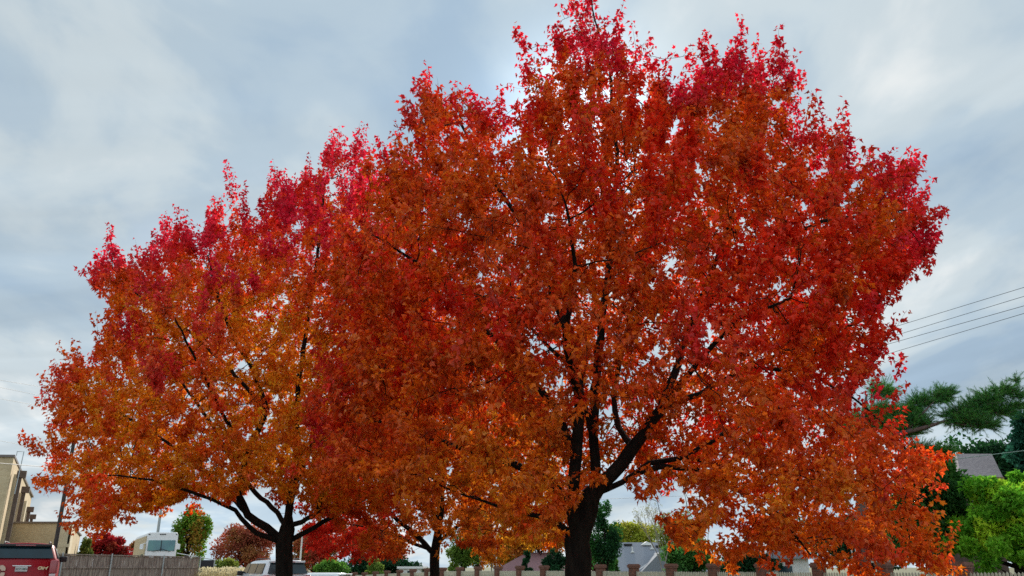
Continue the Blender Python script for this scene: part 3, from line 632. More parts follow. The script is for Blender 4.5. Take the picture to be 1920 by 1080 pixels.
# ------------------------------------------------------------------ fences
def wood_fence():
    a = P(-60,1040,39); b = P(374,1044,50); a.z = gz(a.x,a.y); b.z = gz(b.x,b.y)
    r = thing('wooden_fence', 'weathered grey board fence with metal posts behind the red car', 'fence', (a.x, a.y, 0))
    d = Vector((b.x-a.x, b.y-a.y)); Ln = d.length; d.normalize(); rz = math.atan2(d.y, d.x)
    top0 = P(103,1038,0.001); 
    h0 = P(-60,1034,a.y).z; h1 = P(374,1044,b.y).z
    f = lambda t: h0 + (h1-h0)*t/Ln
    posts = []
    for px in (20, 112, 205, 303, 372):
        u = (px-960)/F/1.059
        # intersection with the fence line
        t = (u*a.y-a.x)/(d.x-u*d.y); posts.append(t)
    edges = [0]+posts
    for i in range(len(edges)-1):
        t0, t1 = edges[i], edges[i+1]; mb = MB(); x = t0
        while x < t1-.02:
            w = min(.14, t1-x); hh = f(x)-.06 + random.uniform(-.02,.01); dy = random.uniform(-.006,.006)
            z0 = -.6; mb.box(x+.004, x+w-.004, dy, dy+.02, z0, hh); x += .145
        p = mb.build('board_panel', M['old_wood'], r, rz=rz)
        mb = MB()
        for zz in (.35, 1.35):
            MB().box(t0, t1-.003, -.05, -.009, zz, zz+.09).build('rail', M['old_wood'], r, rz=rz)
        n = 8
        for k in range(n):
            u0 = t0+(t1-t0)*k/n; u1 = t0+(t1-t0)*(k+1)/n; mb.box(u0,u1,-.06,.05,f(u0)-.055,f(u0)+.0)
        mb.build('top_cap', M['old_wood'], r, rz=rz)
    for t in posts:
        MB().tube([(t,-.10,-.6),(t,-.10,f(t)+.06)], .035, 8).build('metal_post', M['galv'], r, rz=rz)
wood_fence()
# dark screened enclosure
s0 = P(377,1047,54); s1 = P(403,1049,54)
r = thing('screened_enclosure', 'black mesh screen box on low stone wall at the end of the wooden fence', 'enclosure', (s0.x, s0.y, 0))
zb = P(390,1068,54).z
MB().box(0, s1.x-s0.x, 0, .06, zb, s0.z-.1).build('screen', M['screen'], r)
MB().box(-.3, s1.x-s0.x+1.4, -.1, .25, -.8, zb-.004).build('stone_base', M['stone'], r)
mb = MB(); mb.tube([(-1.6,0,P(350,1037,54).z),(s1.x-s0.x,0,s0.z-.1)], .03, 6); mb.tube([(0,-.04,-.5),(0,-.04,s0.z)], .04, 6); mb.tube([(s1.x-s0.x,-.04,-.5),(s1.x-s0.x,-.04,s0.z-.1)], .03, 6)
mb.build('rail', M['galv'], r)

def picket_fence():
    e = -.0325; C0 = 83.
    pt = lambda k: Vector(((-.1733+.01797*k)*C0*1.059/1.059, (1+e*k)*C0))
    r = thing('picket_fence', 'long cream picket fence with red brick pillars along the far side', 'fence', (0,0,0))
    tops = lambda k: np.interp(k, [0,6,8,11,12,16,22], [1073,1064,1062,1060,1059,1056,1052])
    ftop = lambda k: np.interp(k, [0,6,8,12,16,20,22], [1078,1071,1070,1070,1072,1073,1072])
    for k in range(-2, 24):
        p = pt(k); q = pt(k+1); d = (q-p); Ln = d.length; d.normalize(); rz = math.atan2(d.y, d.x)
        px = 960+1500*1.059*p.x/p.y; zt = P(px, tops(k), p.y).z; z0 = gz(p.x,p.y)-.3
        w = .20
        pl = MB().box(-w,w,-w,w,z0,zt-.20).build('brick_pillar', M['red_brick'], r, (p.x,p.y,0), rz)
        mb = MB(); mb.box(-w-.04,w+.04,-w-.04,w+.04,zt-.20,zt-.13); mb.box(-w-.06,w+.06,-w-.06,w+.06,zt-.13,zt-.05); mb.box(-w-.02,w+.02,-w-.02,w+.02,zt-.05,zt)
        mb.build('pillar_cap', M['brick_cap'], pl)
        mb = MB(); x = w+.05
        za = P(px, ftop(k), p.y).z; qx = 960+1500*1.059*q.x/q.y; zb_ = P(qx, ftop(k+1), q.y).z
        while x < Ln-w-.05:
            zz = za+(zb_-za)*x/Ln + random.uniform(-.01,.01)
            mb.add([(x-.04,-.01,z0),(x+.04,-.01,z0),(x+.04,-.01,zz-.05),(x,-.01,zz),(x-.04,-.01,zz-.05),(x-.04,.012,z0),(x+.04,.012,z0),(x+.04,.012,zz-.05),(x,.012,zz),(x-.04,.012,zz-.05)],
                   [(0,1,2,3,4),(9,8,7,6,5),(0,5,6,1),(1,6,7,2),(2,7,8,3),(3,8,9,4),(4,9,5,0)])
            x += .125
        zl = min(za,zb_)
        mb.box(w+.003,Ln-w-.003,.014,.05,zl-.30,zl-.22); mb.box(w+.003,Ln-w-.003,.014,.05,z0+.4,z0+.48)
        mb.build('picket_panel', M['picket'], r, (p.x,p.y,0), rz)
picket_fence()

# ------------------------------------------------------------------ houses
def hip_house(name, label, x0, x1, Y, eave_z, ridge_z, rx0, rx1, dep, roofm, wallm, gable=False):
    """x0..x1 eave ends, rx0..rx1 ridge ends (metres, world)"""
    cx = (x0+x1)/2; g = gz(cx,Y); r = thing(name, label, 'house', (cx, Y, g))
    X = lambda v: v-cx; e = eave_z-g; t = ridge_z-g
    MB().box(X(x0)+.4,X(x1)-.4,.4,dep-.4,-.3,e-.004).build('wall', wallm, r)
    v = [(X(x0),0,e),(X(x1),0,e),(X(x1),dep,e),(X(x0),dep,e),(X(rx0),dep/2,t),(X(rx1),dep/2,t)]
    v += [(a,b,c-.14) for a,b,c in v[:4]]
    ro = MB().add(v, [(0,1,5,4),(1,2,5),(2,3,4,5),(3,0,4),(6,7,1,0),(7,8,2,1),(8,9,3,2),(9,6,0,3),(9,8,7,6)]).build('roof', roofm, r)
    return r, ro, X, e, t
Yh = 84
X_ = lambda px, y=1062, Y=Yh: P(px,y,Y).x
zr = P(1200,1017,Yh+5).z; ze = P(1200,1068,Yh).z
h, ro, X, e, t = hip_house('house', 'house with wide grey shingle hip roof behind the picket fence', X_(1128), X_(1345), Yh, ze-.15, zr, X_(1156,1018,Yh+5), X_(1320,1018,Yh+5), 10, M['shingle'], M['white_wall'])
# cross gable, its pale valley and roof vents
def onroof(px, f): # point on the front slope, f from eave (0) to ridge (1)
    return Vector((X(P(px,1040,Yh+5*f).x), 5*f, e+(t-e)*f))
a_ = onroof(1196,.05); b_ = onroof(1238,.62); nv = Vector((0,-(t-e),5)).normalized()
mb = MB(); mb.patch(a_, a_+Vector((.16,0,0)), b_+Vector((.16,0,0)), b_, .02); mb.build('valley_flashing', M['flashing'], ro)
# front gable wing
gx0, gx1 = X(X_(1200)), X(X_(1275)); gm = (gx0+gx1)/2; gh = e+(t-e)*.62
mb = MB().add([(gx0,-.5,e-.1),(gx1,-.5,e-.1),(gm,-.5,gh),(gm,5*.62,gh),(gx0,.1,e),(gx1,.1,e)], [(0,2,3,4),(1,5,3,2),(0,1,2)]); mb.build('front_gable', M['shingle'], ro)
for px, f in ((1186,.62),(1223,.74)):
    p = onroof(px,f); MB().tube([p+Vector((0,0,-.05)), p+Vector((0,0,.62))], .075, 8).build('vent_pipe', M['white_wall'], ro)
    MB().tube([p+Vector((0,-.1,-.04)), p+Vector((0,-.02,.06))], .2, 8).build('pipe_boot', M['white_wall'], ro)
for px, f in ((1178,.88),(1238,.82)):
    p = onroof(px,f); MB().box(p.x-.42,p.x+.42,p.y-.25,p.y+.25,p.z+.02,p.z+.2).build('roof_vent', M['vent_black'], ro)
p = onroof(1213,.93); MB().add([(p.x-.7,p.y-.5,p.z-.1),(p.x+.7,p.y-.5,p.z-.1),(p.x,p.y-.4,p.z+.28),(p.x,p.y+.6,p.z+.28)], [(0,1,2),(0,2,3),(1,3,2)]).build('roof_dormer', M['white_wall'], ro)

Yp = 104
h2, ro2, *_ = hip_house('house', 'house with rose coloured hip roof beyond the white street pole', X_(925,1062,Yp), X_(1075,1062,Yp), Yp, P(950,1070,Yp).z, P(980,1036,Yp+4).z, X_(988,1040,Yp+4), X_(1040,1040,Yp+4), 8, M['shingle_pink'], M['white_wall'])
a_ = P(936,1062,Yp-1)
Yw = 98; x0 = X_(744,1068,Yw); x1 = X_(792,1068,Yw); zt = P(770,1062,Yw).z; gw = gz(x0,Yw)
r = thing('low_building', 'low flat roofed white building between brick pillars at centre left', 'building', (x0, Yw, gw))
MB().box(.2,x1-x0-.2,.2,5.8,-.2,zt-gw-.25).build('wall', M['white_wall'], r); MB().box(0,x1-x0,0,6,zt-gw-.246,zt-gw).build('roof', M['rv_white'], r)
MB().box(1.2,2.2,.15,.19,-.1,zt-gw-.5).build('window', M['glass'], r)

# right: gabled house seen in scraps through the leaves
Yg = 48; x0 = X_(1425,1062,Yg); x1 = X_(1530,1062,Yg); 
r = thing('gabled_house', 'grey gabled house with white trim glimpsed through low orange leaves', 'house', (x0, Yg, gz(x0,Yg)))
w = x1-x0; zE = 2.0; zR = 3.1
MB().box(.3,w-.3,.3,7,-.2,zE).build('wall', M['white_wall'], r)
MB().add([(0,0,zE),(w,0,zE),(w/2,0,zR),(0,7.3,zE),(w,7.3,zE),(w/2,7.3,zR)], [(0,2,5,3),(1,4,5,2),(0,1,2),(3,5,4)]).build('roof', M['shingle'], r)
mb = MB(); mb.tube([(-.05,-.06,zE),(w/2,-.06,zR+.03),(w+.05,-.06,zE)], .07, 4); mb.build('white_trim', M['white_wall'], r)
MB().box(w*.35,w*.6,.25,.29,.6,1.6).build('window', M['glass'], r)

# two-storey house with old shingle roof
Ys = 44; xa = X_(1590,960,Ys); xb = P(1880,890,Ys).x; 
zr2 = P(1840,850,Ys+3).z; ze2 = P(1835,895,Ys).z
r, ro3, X, e, t = hip_house('house', 'two storey brown house with old grey shingle roof among dark evergreens', P(1800,890,Ys).x, xb, Ys, ze2, zr2, P(1803,880,Ys+3).x, P(1869,880,Ys+3).x, 6.4, M['shingle_old'], M['brown_wall'])
mb = MB(); mb.box(X(P(1800,890,Ys).x)-.02, X(xb)+.02, -.05, -.004, e-.16, e+.02); mb.build('fascia', mat('brown_fascia', (.20,.12,.08), .8), r)
for px in (1845,):
    xx = X(P(px,905,Ys).x); wn = MB().box(xx-.6,xx+.6,.36,.397,e-1.9,e-.45).build('window', M['glass'], r)
    mb = MB(); mb.box(xx-.68,xx-.603,.33,.397,e-1.98,e-.37); mb.box(xx+.603,xx+.68,.33,.397,e-1.98,e-.37); mb.box(xx-.6,xx+.6,.33,.397,e-.447,e-.37); mb.build('window_frame', M['brown_wall'], wn)
# white porch/balcony
Yb = 38; pb0 = P(1600,1052,Yb); pb1 = P(1668,1052,Yb); g = gz(pb0.x,Yb)
r = thing('white_porch', 'white painted porch with balusters showing through the low right leaves', 'porch', (pb0.x, Yb, g)); w = pb1.x-pb0.x
zt = P(1630,1050,Yb).z-g; z2 = P(1630,1012,Yb).z-g
MB().box(-.1,w+.1,0,1.4,zt-.12,zt).build('deck', M['white_wall'], r)
mb = MB()
for k in range(10): mb.box(w*k/9.-.02, w*k/9.+.02, .02,.06, zt+.003, z2-.003)
mb.box(-.05,w+.05,0,.08,z2,z2+.06); mb.build('railing', M['white_wall'], r)
for x in (0, w-.12): MB().box(x,x+.12,.1,.22,-.1,zt-.123).build('post', M['white_wall'], r)

# ------------------------------------------------------------------ poles and wires
pA = P(108,1000,50); pA.z = 0
up = thing('utility_pole', 'dark wooden utility pole behind the red car', 'pole', pA); ztop = P(150,736,50).z
MB().tube([(0,0,-.6),(0,0,ztop*.5),(0,0,ztop)], [.13,.11,.09], 10).build('shaft', M['pole_dark'], up)
MB().box(-1.1,1.1,-.18,-.13,ztop-.35,ztop-.22).build('crossarm', M['pole_dark'], up)
for x in (-1,-.4,.4,1): MB().tube([(x,-.15,ztop-.22),(x,-.15,ztop-.1)], [.05,.03], 8).build('insulator', M['pole_grey'], up)
pB = P(297,990,64); pB.z = gz(pB.x,64)
lp = thing('street_lamp', 'slim grey lamp pole rising behind the motorhome', 'street lamp', pB)
MB().tube([(0,0,-.1),(0,0,8.6)], [.13,.08], 10).build('pole', M['pole_grey'], lp)
mb = MB(); mb.tube([(0,0,8.5),(.3,-.3,8.75),(1.0,-1,8.8)], [.05,.045,.04], 6); mb.build('arm', M['pole_grey'], lp)
mb = MB(); mb.prism([(.85,-1.15),(1.2,-.8),(1.65,-1.4),(1.4,-1.6)], 8.72, 8.86); mb.build('lamp_head', M['pole_grey'], lp, bevel=.02)
pC = P(928,1050,88); pC.z = gz(pC.x,88)
MB
wp = thing('street_pole', 'white street pole with thin dark conduit in front of golden tree', 'pole', pC)
MB().tube([(0,0,-.1),(0,0,5.5)], [.22,.19], 12).build('shaft', M['pole_white'], wp); MB().tube([(-.36,-.1,-.1),(-.36,-.1,5.3)], .05, 6).build('conduit', M['wire'], wp)
mb = MB(); mb.tube([(0,0,5.5),(0,0,5.75)], [.26,.12], 12); mb.build('cap', M['pole_grey'], wp)
pD = P(563,1050,52); pD.z = gz(pD.x,52)
fp = thing('flag_pole', 'thin white pole behind the white car at left centre', 'pole', pD)
MB().tube([(0,0,-.1),(0,0,P(563,985,52).z-pD.z)], [.07,.045], 8).build('shaft', M['pole_white'], fp)
MB().tube([(0,0,P(563,985,52).z-pD.z-.002),(0,0,P(563,985,52).z-pD.z+.12)], [.07,.02], 8).build('finial', M['pole_white'], fp)

def wire(label, pts, rad, m, group, sag=.012):
    pts = [P(*p) for p in pts]; out = []
    pts[0] = pts[0] + (pts[0]-pts[1])*.9          # carries on past the frame
    for a, b in zip(pts[:-1], pts[1:]):
        for i in range(12):
            t = i/12; q = a.lerp(b, t); q.z -= 4*sag*t*(1-t)*(b-a).length*.5; out.append(q)
    out.append(pts[-1]); o0 = out[0].copy()
    tag(MB().tube([q-o0 for q in out], rad, 5).build('power_line', m, None, o0), label, 'power line', group)
rw = 'power lines right of the trees'
wire('highest of four power lines at right, thin against the sky', [(2060,496,21),(1300,728,46)], .0085, M['wire'], rw, 0)
wire('second highest of the four power lines at right', [(2060,513,21),(1300,744,46)], .0085, M['wire'], rw, 0)
wire('third power line down of the four at right', [(2060,534,21),(1300,748,46)], .009, M['wire'], rw, 0)
wire('lowest of the four parallel power lines at right', [(2060,546,21),(1300,772,46)], .0085, M['wire'], rw, 0)
wire('pale cable crossing the dark evergreens at right', [(2050,829,30),(1700,872,34)], .014, M['wire_pale'], rw, 0)
wire('faint thin line in the pale sky gap right of the thick trunk', [(1080,938,60),(1300,929,60)], .010, M['wire'], rw, 0)
lw = 'power lines left of the trees'
wire('uppermost thin power line at the left edge', [(-80,700,34),(150,737,49.8)], .008, M['wire'], lw, 0)
wire('second thin power line at the left edge', [(-80,710,34),(150,757,49.8)], .008, M['wire'], lw, 0)
wire('third thin power line at the left edge, a little lower', [(-80,733,34),(145,774,49.8)], .008, M['wire'], lw, 0)
wire('faint lone power line at left above the tan roof', [(-80,812,34),(135,851,49.8)], .008, M['wire'], lw, 0)
wire('thicker black cable passing in front of the tan building', [(-80,862,30),(128,879,49.8)], .016, M['wire'], lw, 0)

# ------------------------------------------------------------------ vehicles
def section(y, zb, zbelt, ztop, w, wt, slope=(0,0,0)):
    """one side of a body section, bottom to roof centre; slope shifts bottom/belt/top along the car"""
    yb, ym, yt = y+slope[0], y+slope[1], y+slope[2]
    return [(0,yb,zb),(w*.88,yb,zb),(w*.97,yb,zb+.12),(w,(yb*.5+ym*.5),zb+(zbelt-zb)*.55),(w*.985,ym,zbelt-.06),(w*.955,ym,zbelt),(wt,yt-(0 if slope[2]<=slope[1] else .0),ztop-.09),(wt-.07,yt,ztop-.025),(wt*.55,yt,ztop),(0,yt,ztop+.012)]
def car(name, label, body_m, loc, rz, Lc=5.2, H_=1.92, W_=1.0, group=None, roof_rack=True, bf=.62):
    r = thing(name, label, 'car', loc, rz, group)
    wt = W_*.80; belt = H_*bf
    S = [section(0,.42,belt,H_-.01,W_*.95,wt*.97,(0,.02,.26)), section(.14,.36,belt,H_,W_,wt,(0,.02,.26)),
         section(1.3,.34,belt,H_+.015,W_,wt), section(2.4,.34,belt,H_+.01,W_,wt), section(3.0,.34,belt-.01,H_-.02,W_,wt*.98,(0,.35,-.05)),
         section(3.95,.36,belt-.03,belt+.02,W_*.99,W_*.80,(0,.0,.0)), section(4.7,.38,belt-.08,belt-.04,W_*.95,W_*.74), section(Lc,.42,belt-.24,belt-.2,W_*.84,W_*.62)]
    m = len(S[0]); mb = MB(); V = []
    for s in S: V += [(x,y,z) for x,y,z in s] + [(-x,y,z) for x,y,z in s]
    F_ = []
    for i in range(len(S)-1):
        a = i*2*m; b = a+2*m
        for j in range(m-1):
            F_.append((a+j, b+j, b+j+1, a+j+1)); F_.append((a+m+j, a+m+j+1, b+m+j+1, b+m+j))
    e = (len(S)-1)*2*m
    for j in range(m-1):
        F_.append((j, j+1, m+j+1, m+j)); F_.append((e+j, e+m+j, e+m+j+1, e+j+1))
    bo = mb.add(V, F_).build('body', body_m, r, smooth=True)
    md = bo.modifiers.new('sub', 'SUBSURF'); md.levels = md.render_levels = 1
    es = bo.modifiers.new('edge', 'WEIGHTED_NORMAL')
    bo.modifiers.remove(es)
    g = .018
    # rear window: wide, with dark surround
    zb_, zt_ = belt+.03, H_-.12
    yb_ = .035; yt_ = .235
    wb = W_*.86; wtt = wt*.90
    mb = MB(); mb.patch((-wb,yb_-g,zb_),(wb,yb_-g,zb_),(wtt,yt_-g-.02,zt_),(-wtt,yt_-g-.02,zt_), .03)
    tg = mb.build('rear_window', M['glass'], r, bevel=.01)
    mb = MB(); mb.box(-wt*.93,wt*.93,.07,.34,H_-.115,H_-.035); mb.build('roof_spoiler', M['dark_plastic'] if body_m is M['red_paint'] else body_m, r, bevel=.02)
    mb = MB(); mb.box(-.28,.28,.055,.075,H_-.09,H_-.06); mb.build('brake_light', M['tail_red'], r)
    # side windows
    for s in (-1,1):
        for (y0,y1,k0,k1) in ((.42,1.35,.08,0),(1.45,2.4,0,0),(2.5,3.28,0,-.38)):
            a = (s*(W_*.96+.004),y0,belt+.04); b = (s*(W_*.96+.004),y1,belt+.04); c = (s*(wt+.022),y1+k1,H_-.14); d = (s*(wt+.022),y0+k0,H_-.14)
            mb = MB(); mb.patch(*( (a,b,c,d) if s > 0 else (b,a,d,c)), .012); mb.build('side_window', M['glass'], r)
        mb = MB(); mb.box(s*(W_-.02)-.03, s*(W_-.02)+.03, -.02, .22, belt-.42, belt-.02) if True else 0
        mb.box(min(s*(W_-.02),s*(W_*.78)), max(s*(W_-.02),s*(W_*.78)), -.035, .03, belt-.42, belt-.02)
        tl = mb.build('taillight', M['tail_red'], r, bevel=.02)
        MB().box(min(s*(W_-.02),s*(W_*.80)), max(s*(W_-.02),s*(W_*.80)), -.042, -.03, belt-.50, belt-.43).build('reverse_lamp', M['lamp_clear'], tl)
        mb = MB(); mb.box(*sorted((s*(W_-.04),s*(W_+.20))), 3.1, 3.22, belt-.06, belt+.14); mb.build('side_mirror', M['dark_plastic'], r, bevel=.04)
        MB().box(*sorted((s*W_*.50,s*W_*.80)), Lc-.06, Lc+.02, belt-.42, belt-.28).build('headlight', M['lamp_clear'], r, bevel=.02)
        for y in (.95, 4.05):
            x0, x1 = sorted((s*(W_-.24), s*(W_+.015)))
            wl = MB().tube([(x0,y,.36),(x1,y,.36)], .37, 20).build('wheel', M['rubber'], r, smooth=False)
            MB().tube([(s*(W_+.012),y,.36),(s*(W_+.03),y,.36)], .22, 16).build('rim', M['chrome'], wl)
        if roof_rack: MB().tube([(s*wt*.8,.5,H_+.0),(s*wt*.8,.6,H_+.05),(s*wt*.8,2.3,H_+.05),(s*wt*.8,2.4,H_)], .02, 6).build('roof_rail', M['dark_plastic'], r)
    mb = MB(); wsb = belt+.03; mb.patch((wt*.86,3.02,H_-.08),(-wt*.86,3.02,H_-.08),(-W_*.80,3.86,wsb),(W_*.80,3.86,wsb), -.02); mb.build('windshield', M['glass'], r)
    MB().box(-W_*.93,W_*.93,-.11,.06,.40,.66).build('rear_bumper', M['dark_plastic'] if body_m is M['red_paint'] else body_m, r, bevel=.04)
    MB().box(-.55,.55,Lc-.04,Lc+.02,.6,belt-.3).build('grille', M['dark_plastic'], r)
    mb = MB(); mb.box(-.26,.26,-.03,-.005,belt-.20,belt-.175); mb.build('tailgate_trim', M['chrome'], r)
    pl = MB().box(-.17,.17,-.04,-.012,belt-.36,belt-.21).build('licence_plate', M['plate'], r)
    return r, belt, pl
def text_mesh(name, s, size, m, parent, loc, rot, depth=.004, shear=.0, bold=0):
    cu = bpy.data.curves.new(name, 'FONT'); cu.body = s; cu.size = size; cu.extrude = depth; cu.align_x = 'CENTER'; cu.shear = shear; cu.offset = bold
    o = bpy.data.objects.new('tmp', cu); COL.objects.link(o); dg = bpy.context.evaluated_depsgraph_get()
    me = bpy.data.meshes.new_from_object(o.evaluated_get(dg)); bpy.data.objects.remove(o); me.materials.clear(); me.materials.append(m)
    t = link(name, me, parent, loc); t.rotation_euler = rot; return t
pc = P(41,1062,27); zg = .24
rsuv, belt, plt = car('parked_car', 'dark red fire chief sport utility car with dark tinted rear window', M['red_paint'], (pc.x, pc.y, zg), R(27), H_=1.93, W_=1.0, bf=.735, group='parked cars')
text_mesh('chief_lettering', 'Chief', .125, M['gold'], rsuv, (.58,-.03,belt-.30), (R(90),0,0), .006, .2, .006)
text_mesh('plate_lettering', '2C7 M84', .085, M['ink'], plt, (0,-.046,belt-.315), (R(90),0,0), .003)
mb = MB()   # fire service cross: four flared arms and a centre disc
for k in range(4):
    a = k*math.pi/2 + math.pi/4
    pts = []
    for rr, da in ((.055,-.45),(.19,-.62),(.215,-.3),(.22,0),(.215,.3),(.19,.62),(.055,.45)): pts.append((rr*math.cos(a+da), rr*math.sin(a+da)))
    n = len(pts); mb.add([(x,-.034,z) for x,z in pts]+[(x,-.024,z) for x,z in pts], [tuple(range(n)), tuple(range(n,2*n))[::-1]]+[(i,n+i,n+(i+1)%n,(i+1)%n) for i in range(n)])
em = mb.build('emblem', M['emblem_white'], rsuv, (-.62,0,belt-.36))
MB().tube([(0,-.04,0),(0,-.03,0)], .085, 20).build('emblem_disc', M['emblem_dark'], em)
MB().tube([(0,-.044,0),(0,-.038,0)], .05, 16).build('emblem_centre', M['emblem_white'], em)

pc = P(541,1062,34)
wsuv, belt, plt2 = car('parked_car', 'white sport utility car parked behind the left maple trunk', M['white_paint'], (pc.x, pc.y, gz(pc.x,pc.y)-.06), R(33), Lc=4.8, H_=1.76, W_=.95, bf=.68, group='parked cars')
text_mesh('plate_lettering', 'K41 7RD', .085, M['ink'], plt2, (0,-.046,belt-.315), (R(90),0,0), .003)
pc = P(655,1075,44)
zr_ = P(655,1074,44).z
wc, belt, plt3 = car('parked_car', 'low white car with only its roof showing, right of the left maple', M['white_paint'], (pc.x, pc.y, zr_-1.47), R(80), Lc=4.6, H_=1.46, W_=.88, group='parked cars', roof_rack=False)
text_mesh('plate_lettering', 'B52 9LM', .085, M['ink'], plt3, (0,-.046,belt-.315), (R(90),0,0), .003)

# motorhome
Yr = 50; c0 = P(277,1000,Yr); rt = P(335,1000,Yr); zt = P(305,998,Yr).z; g = gz(c0.x,Yr)
r = thing('motorhome', 'white and tan motorhome with blue tinted windshield behind the wooden fence', 'motorhome', (rt.x, Yr, g), 0)
w = rt.x-c0.x; hh = zt-g; ln = 8.5; sk = -(P(277,1000,Yr).x/Yr)
dx = -ln*.53
body = MB(); body.add([(-w,0,.35),(0,0,.35),(0,0,hh-.15),(-.1,.0,hh),(-w+.1,.0,hh),(-w,0,hh-.15)]+[(-w+dx*1.,ln,.35),(0+dx,ln,.35),(dx,ln,hh-.15),(dx-.1,ln,hh),(dx-w+.1,ln,hh),(dx-w,ln,hh-.15)],
  [(0,1,2,3,4,5),(11,10,9,8,7,6),(0,6,7,1),(1,7,8,2),(2,8,9,3),(3,9,10,4),(4,10,11,5),(5,11,6,0)])
body.build('body', M['rv_white'], r, bevel=.04)
zz = lambda py: P(305,py,Yr).z-g
ws = MB().box(-w+.13,-.12,-.05,-.004,zz(1033),zz(1013)).build('windshield', M['rv_glass'], r, bevel=.01)
MB().box(-w/2-.02,-w/2+.02,-.07,-.052,zz(1033),zz(1013)).build('windshield_divider', M['dark_plastic'], ws)
mb = MB(); mb.tube([(-.35,-.08,zz(1034)),(-.9,-.08,zz(1029))], .015, 5); mb.tube([(-w+.4,-.08,zz(1034)),(-w+1.0,-.08,zz(1030))], .015, 5); mb.build('wiper', M['dark_plastic'], ws)
MB().box(-w+.3,-.3,-.06,-.004,.5,1.1).build('grille', M['dark_plastic'], r)
for x in (-w+.3,-.3): MB().tube([(x,-.07,.9),(x,-.003,.9)], .12, 14).build('headlight', M['lamp_clear'], r)
for x in (-.10,-w*.5,-w*.43,-w*.57,-w+.12): MB().box(x-.05,x+.05,-.04,-.004,hh-.14,hh-.09).build('marker_light', M['dark_plastic'], r)
# tan side cladding on the visible left side
q = lambda f, z: Vector((-w+dx*f-.012, ln*f, z))
mb = MB(); mb.patch(q(.99,.4), q(.02,.4), q(.02,hh-.2), q(.99,hh-.2), .012); mb.build('side_panel', M['rv_tan'], r)
mb = MB(); mb.patch(q(.25,1.6), q(.10,1.6), q(.10,2.3), q(.25,2.3), .03); mb.build('side_window', M['rv_glass'], r)
for s in (0,1):
    x = .16 if s else -w-.16
    mb = MB(); mb.box(x-.09,x+.09,-.25,-.15,zz(1030),zz(1020)); mb.tube([(x,-.2,zz(1020)-.02),((-.02 if s else -w+.02),-.02,zz(1018))], .02, 6); mb.build('side_mirror', M['rv_white'], r)
for yy in (1.4, 6.4):
    for s in (0, 1):
        xx = (0 if s else -w) + dx*yy/ln; MB().tube([(xx-.12,yy,.42),(xx+.12,yy,.42)], .45, 18).build('wheel', M['rubber'], r)

# ------------------------------------------------------------------ ground
mb = MB(); xs = [-900,-300,-120,-80,-60,-45,-35,-28,-22,-18,-15,-13,-11,-8,-4,0,6,12,20,30,45,70,120,300,900]; ys = [-300,-60,-10,0,6,12,18,24,28,30,32,34,36,38,42,50,60,70,80,86,100,140,300,1500]
V = [(x,y,gz(x,y)) for y in ys for x in xs]; nx = len(xs)
mb.add(V, [(j*nx+i,j*nx+i+1,(j+1)*nx+i+1,(j+1)*nx+i) for j in range(len(ys)-1) for i in range(nx-1)])
o = mb.build('ground', M['grass'], smooth=True); o['kind'] = 'structure'
def sheet(name, m, x0, x1, y0, y1, lift, nx=16, ny=24):
    mb = MB(); V = [(x0+(x1-x0)*i/nx, y0+(y1-y0)*j/ny, gz(x0+(x1-x0)*i/nx, y0+(y1-y0)*j/ny)+lift) for j in range(ny+1) for i in range(nx+1)]
    mb.add(V, [(j*(nx+1)+i,j*(nx+1)+i+1,(j+1)*(nx+1)+i+1,(j+1)*(nx+1)+i) for j in range(ny) for i in range(nx)])
    o = mb.build(name, m); o['kind'] = 'structure'; return o
sheet('parking_lot', M['asphalt'], -30, -1.5, 21.5, 38, .03)
sheet('parking_lot', M['asphalt'], -40, 40, -14, 3.5, .02)
mb = MB(); mb.box(-40,40,3.5,3.65,-.1,.13); o = mb.build('kerb', M['concrete']); o['kind'] = 'structure'
# fallen leaves under the maples
n = 14000; p = np.column_stack([rng.normal(-1,6,n), rng.uniform(4,22,n), np.zeros(n)]); p = p[(p[:,1] < 21)]; n = len(p); p[:,2] = .012+rng.uniform(0,.03,n)
lf = leaves('fallen_leaves', None, p, np.column_stack([rng.normal(0,1,(n,2)), rng.normal(0,.1,n)]), np.column_stack([rng.normal(0,.25,(n,2)), np.ones(n)]), rng.uniform(.06,.11,n), mixc((.6,.08,.02),(.6,.3,.04), rng.random(n)), 'maple', M['leaf'])
tag(lf, 'red and orange leaves scattered on the lawn under the maples', 'leaf litter', None, 'stuff')

# ------------------------------------------------------------------ light
SUN_EL, SUN_AZ = R(30), R(5.5)      # azimuth measured from +Y towards +X
sd = Vector((math.sin(SUN_AZ)*math.cos(SUN_EL), math.cos(SUN_AZ)*math.cos(SUN_EL), math.sin(SUN_EL)))
sun = bpy.data.lights.new('sun', 'SUN'); sun.energy = 4.6; sun.angle = R(8); sun.color = (1,.93,.82)
so = bpy.data.objects.new('sun', sun); COL.objects.link(so); so.rotation_euler = sd.to_track_quat('Z','Y').to_euler(); so.location = (0,0,30)
wd = bpy.data.worlds.new('World'); sc.world = wd; wd.use_nodes = True; nt = wd.node_tree; nt.nodes.clear(); nl = nt.links.new
def nd(t, **k):
    n = nt.nodes.new(t)
    for a, b in k.items(): setattr(n, a, b)
    return n
out = nd('ShaderNodeOutputWorld'); bg = nd('ShaderNodeBackground'); bg.inputs['Strength'].default_value = .1; nl(bg.outputs[0], out.inputs[0])
sky = nd('ShaderNodeTexSky', sky_type='NISHITA'); sky.sun_disc = False; sky.sun_elevation = SUN_EL; sky.sun_rotation = SUN_AZ; sky.air_density = 1.2; sky.dust_density = 1.5
tc = nd('ShaderNodeTexCoord'); sx = nd('ShaderNodeSeparateXYZ'); nl(tc.outputs['Generated'], sx.inputs[0])
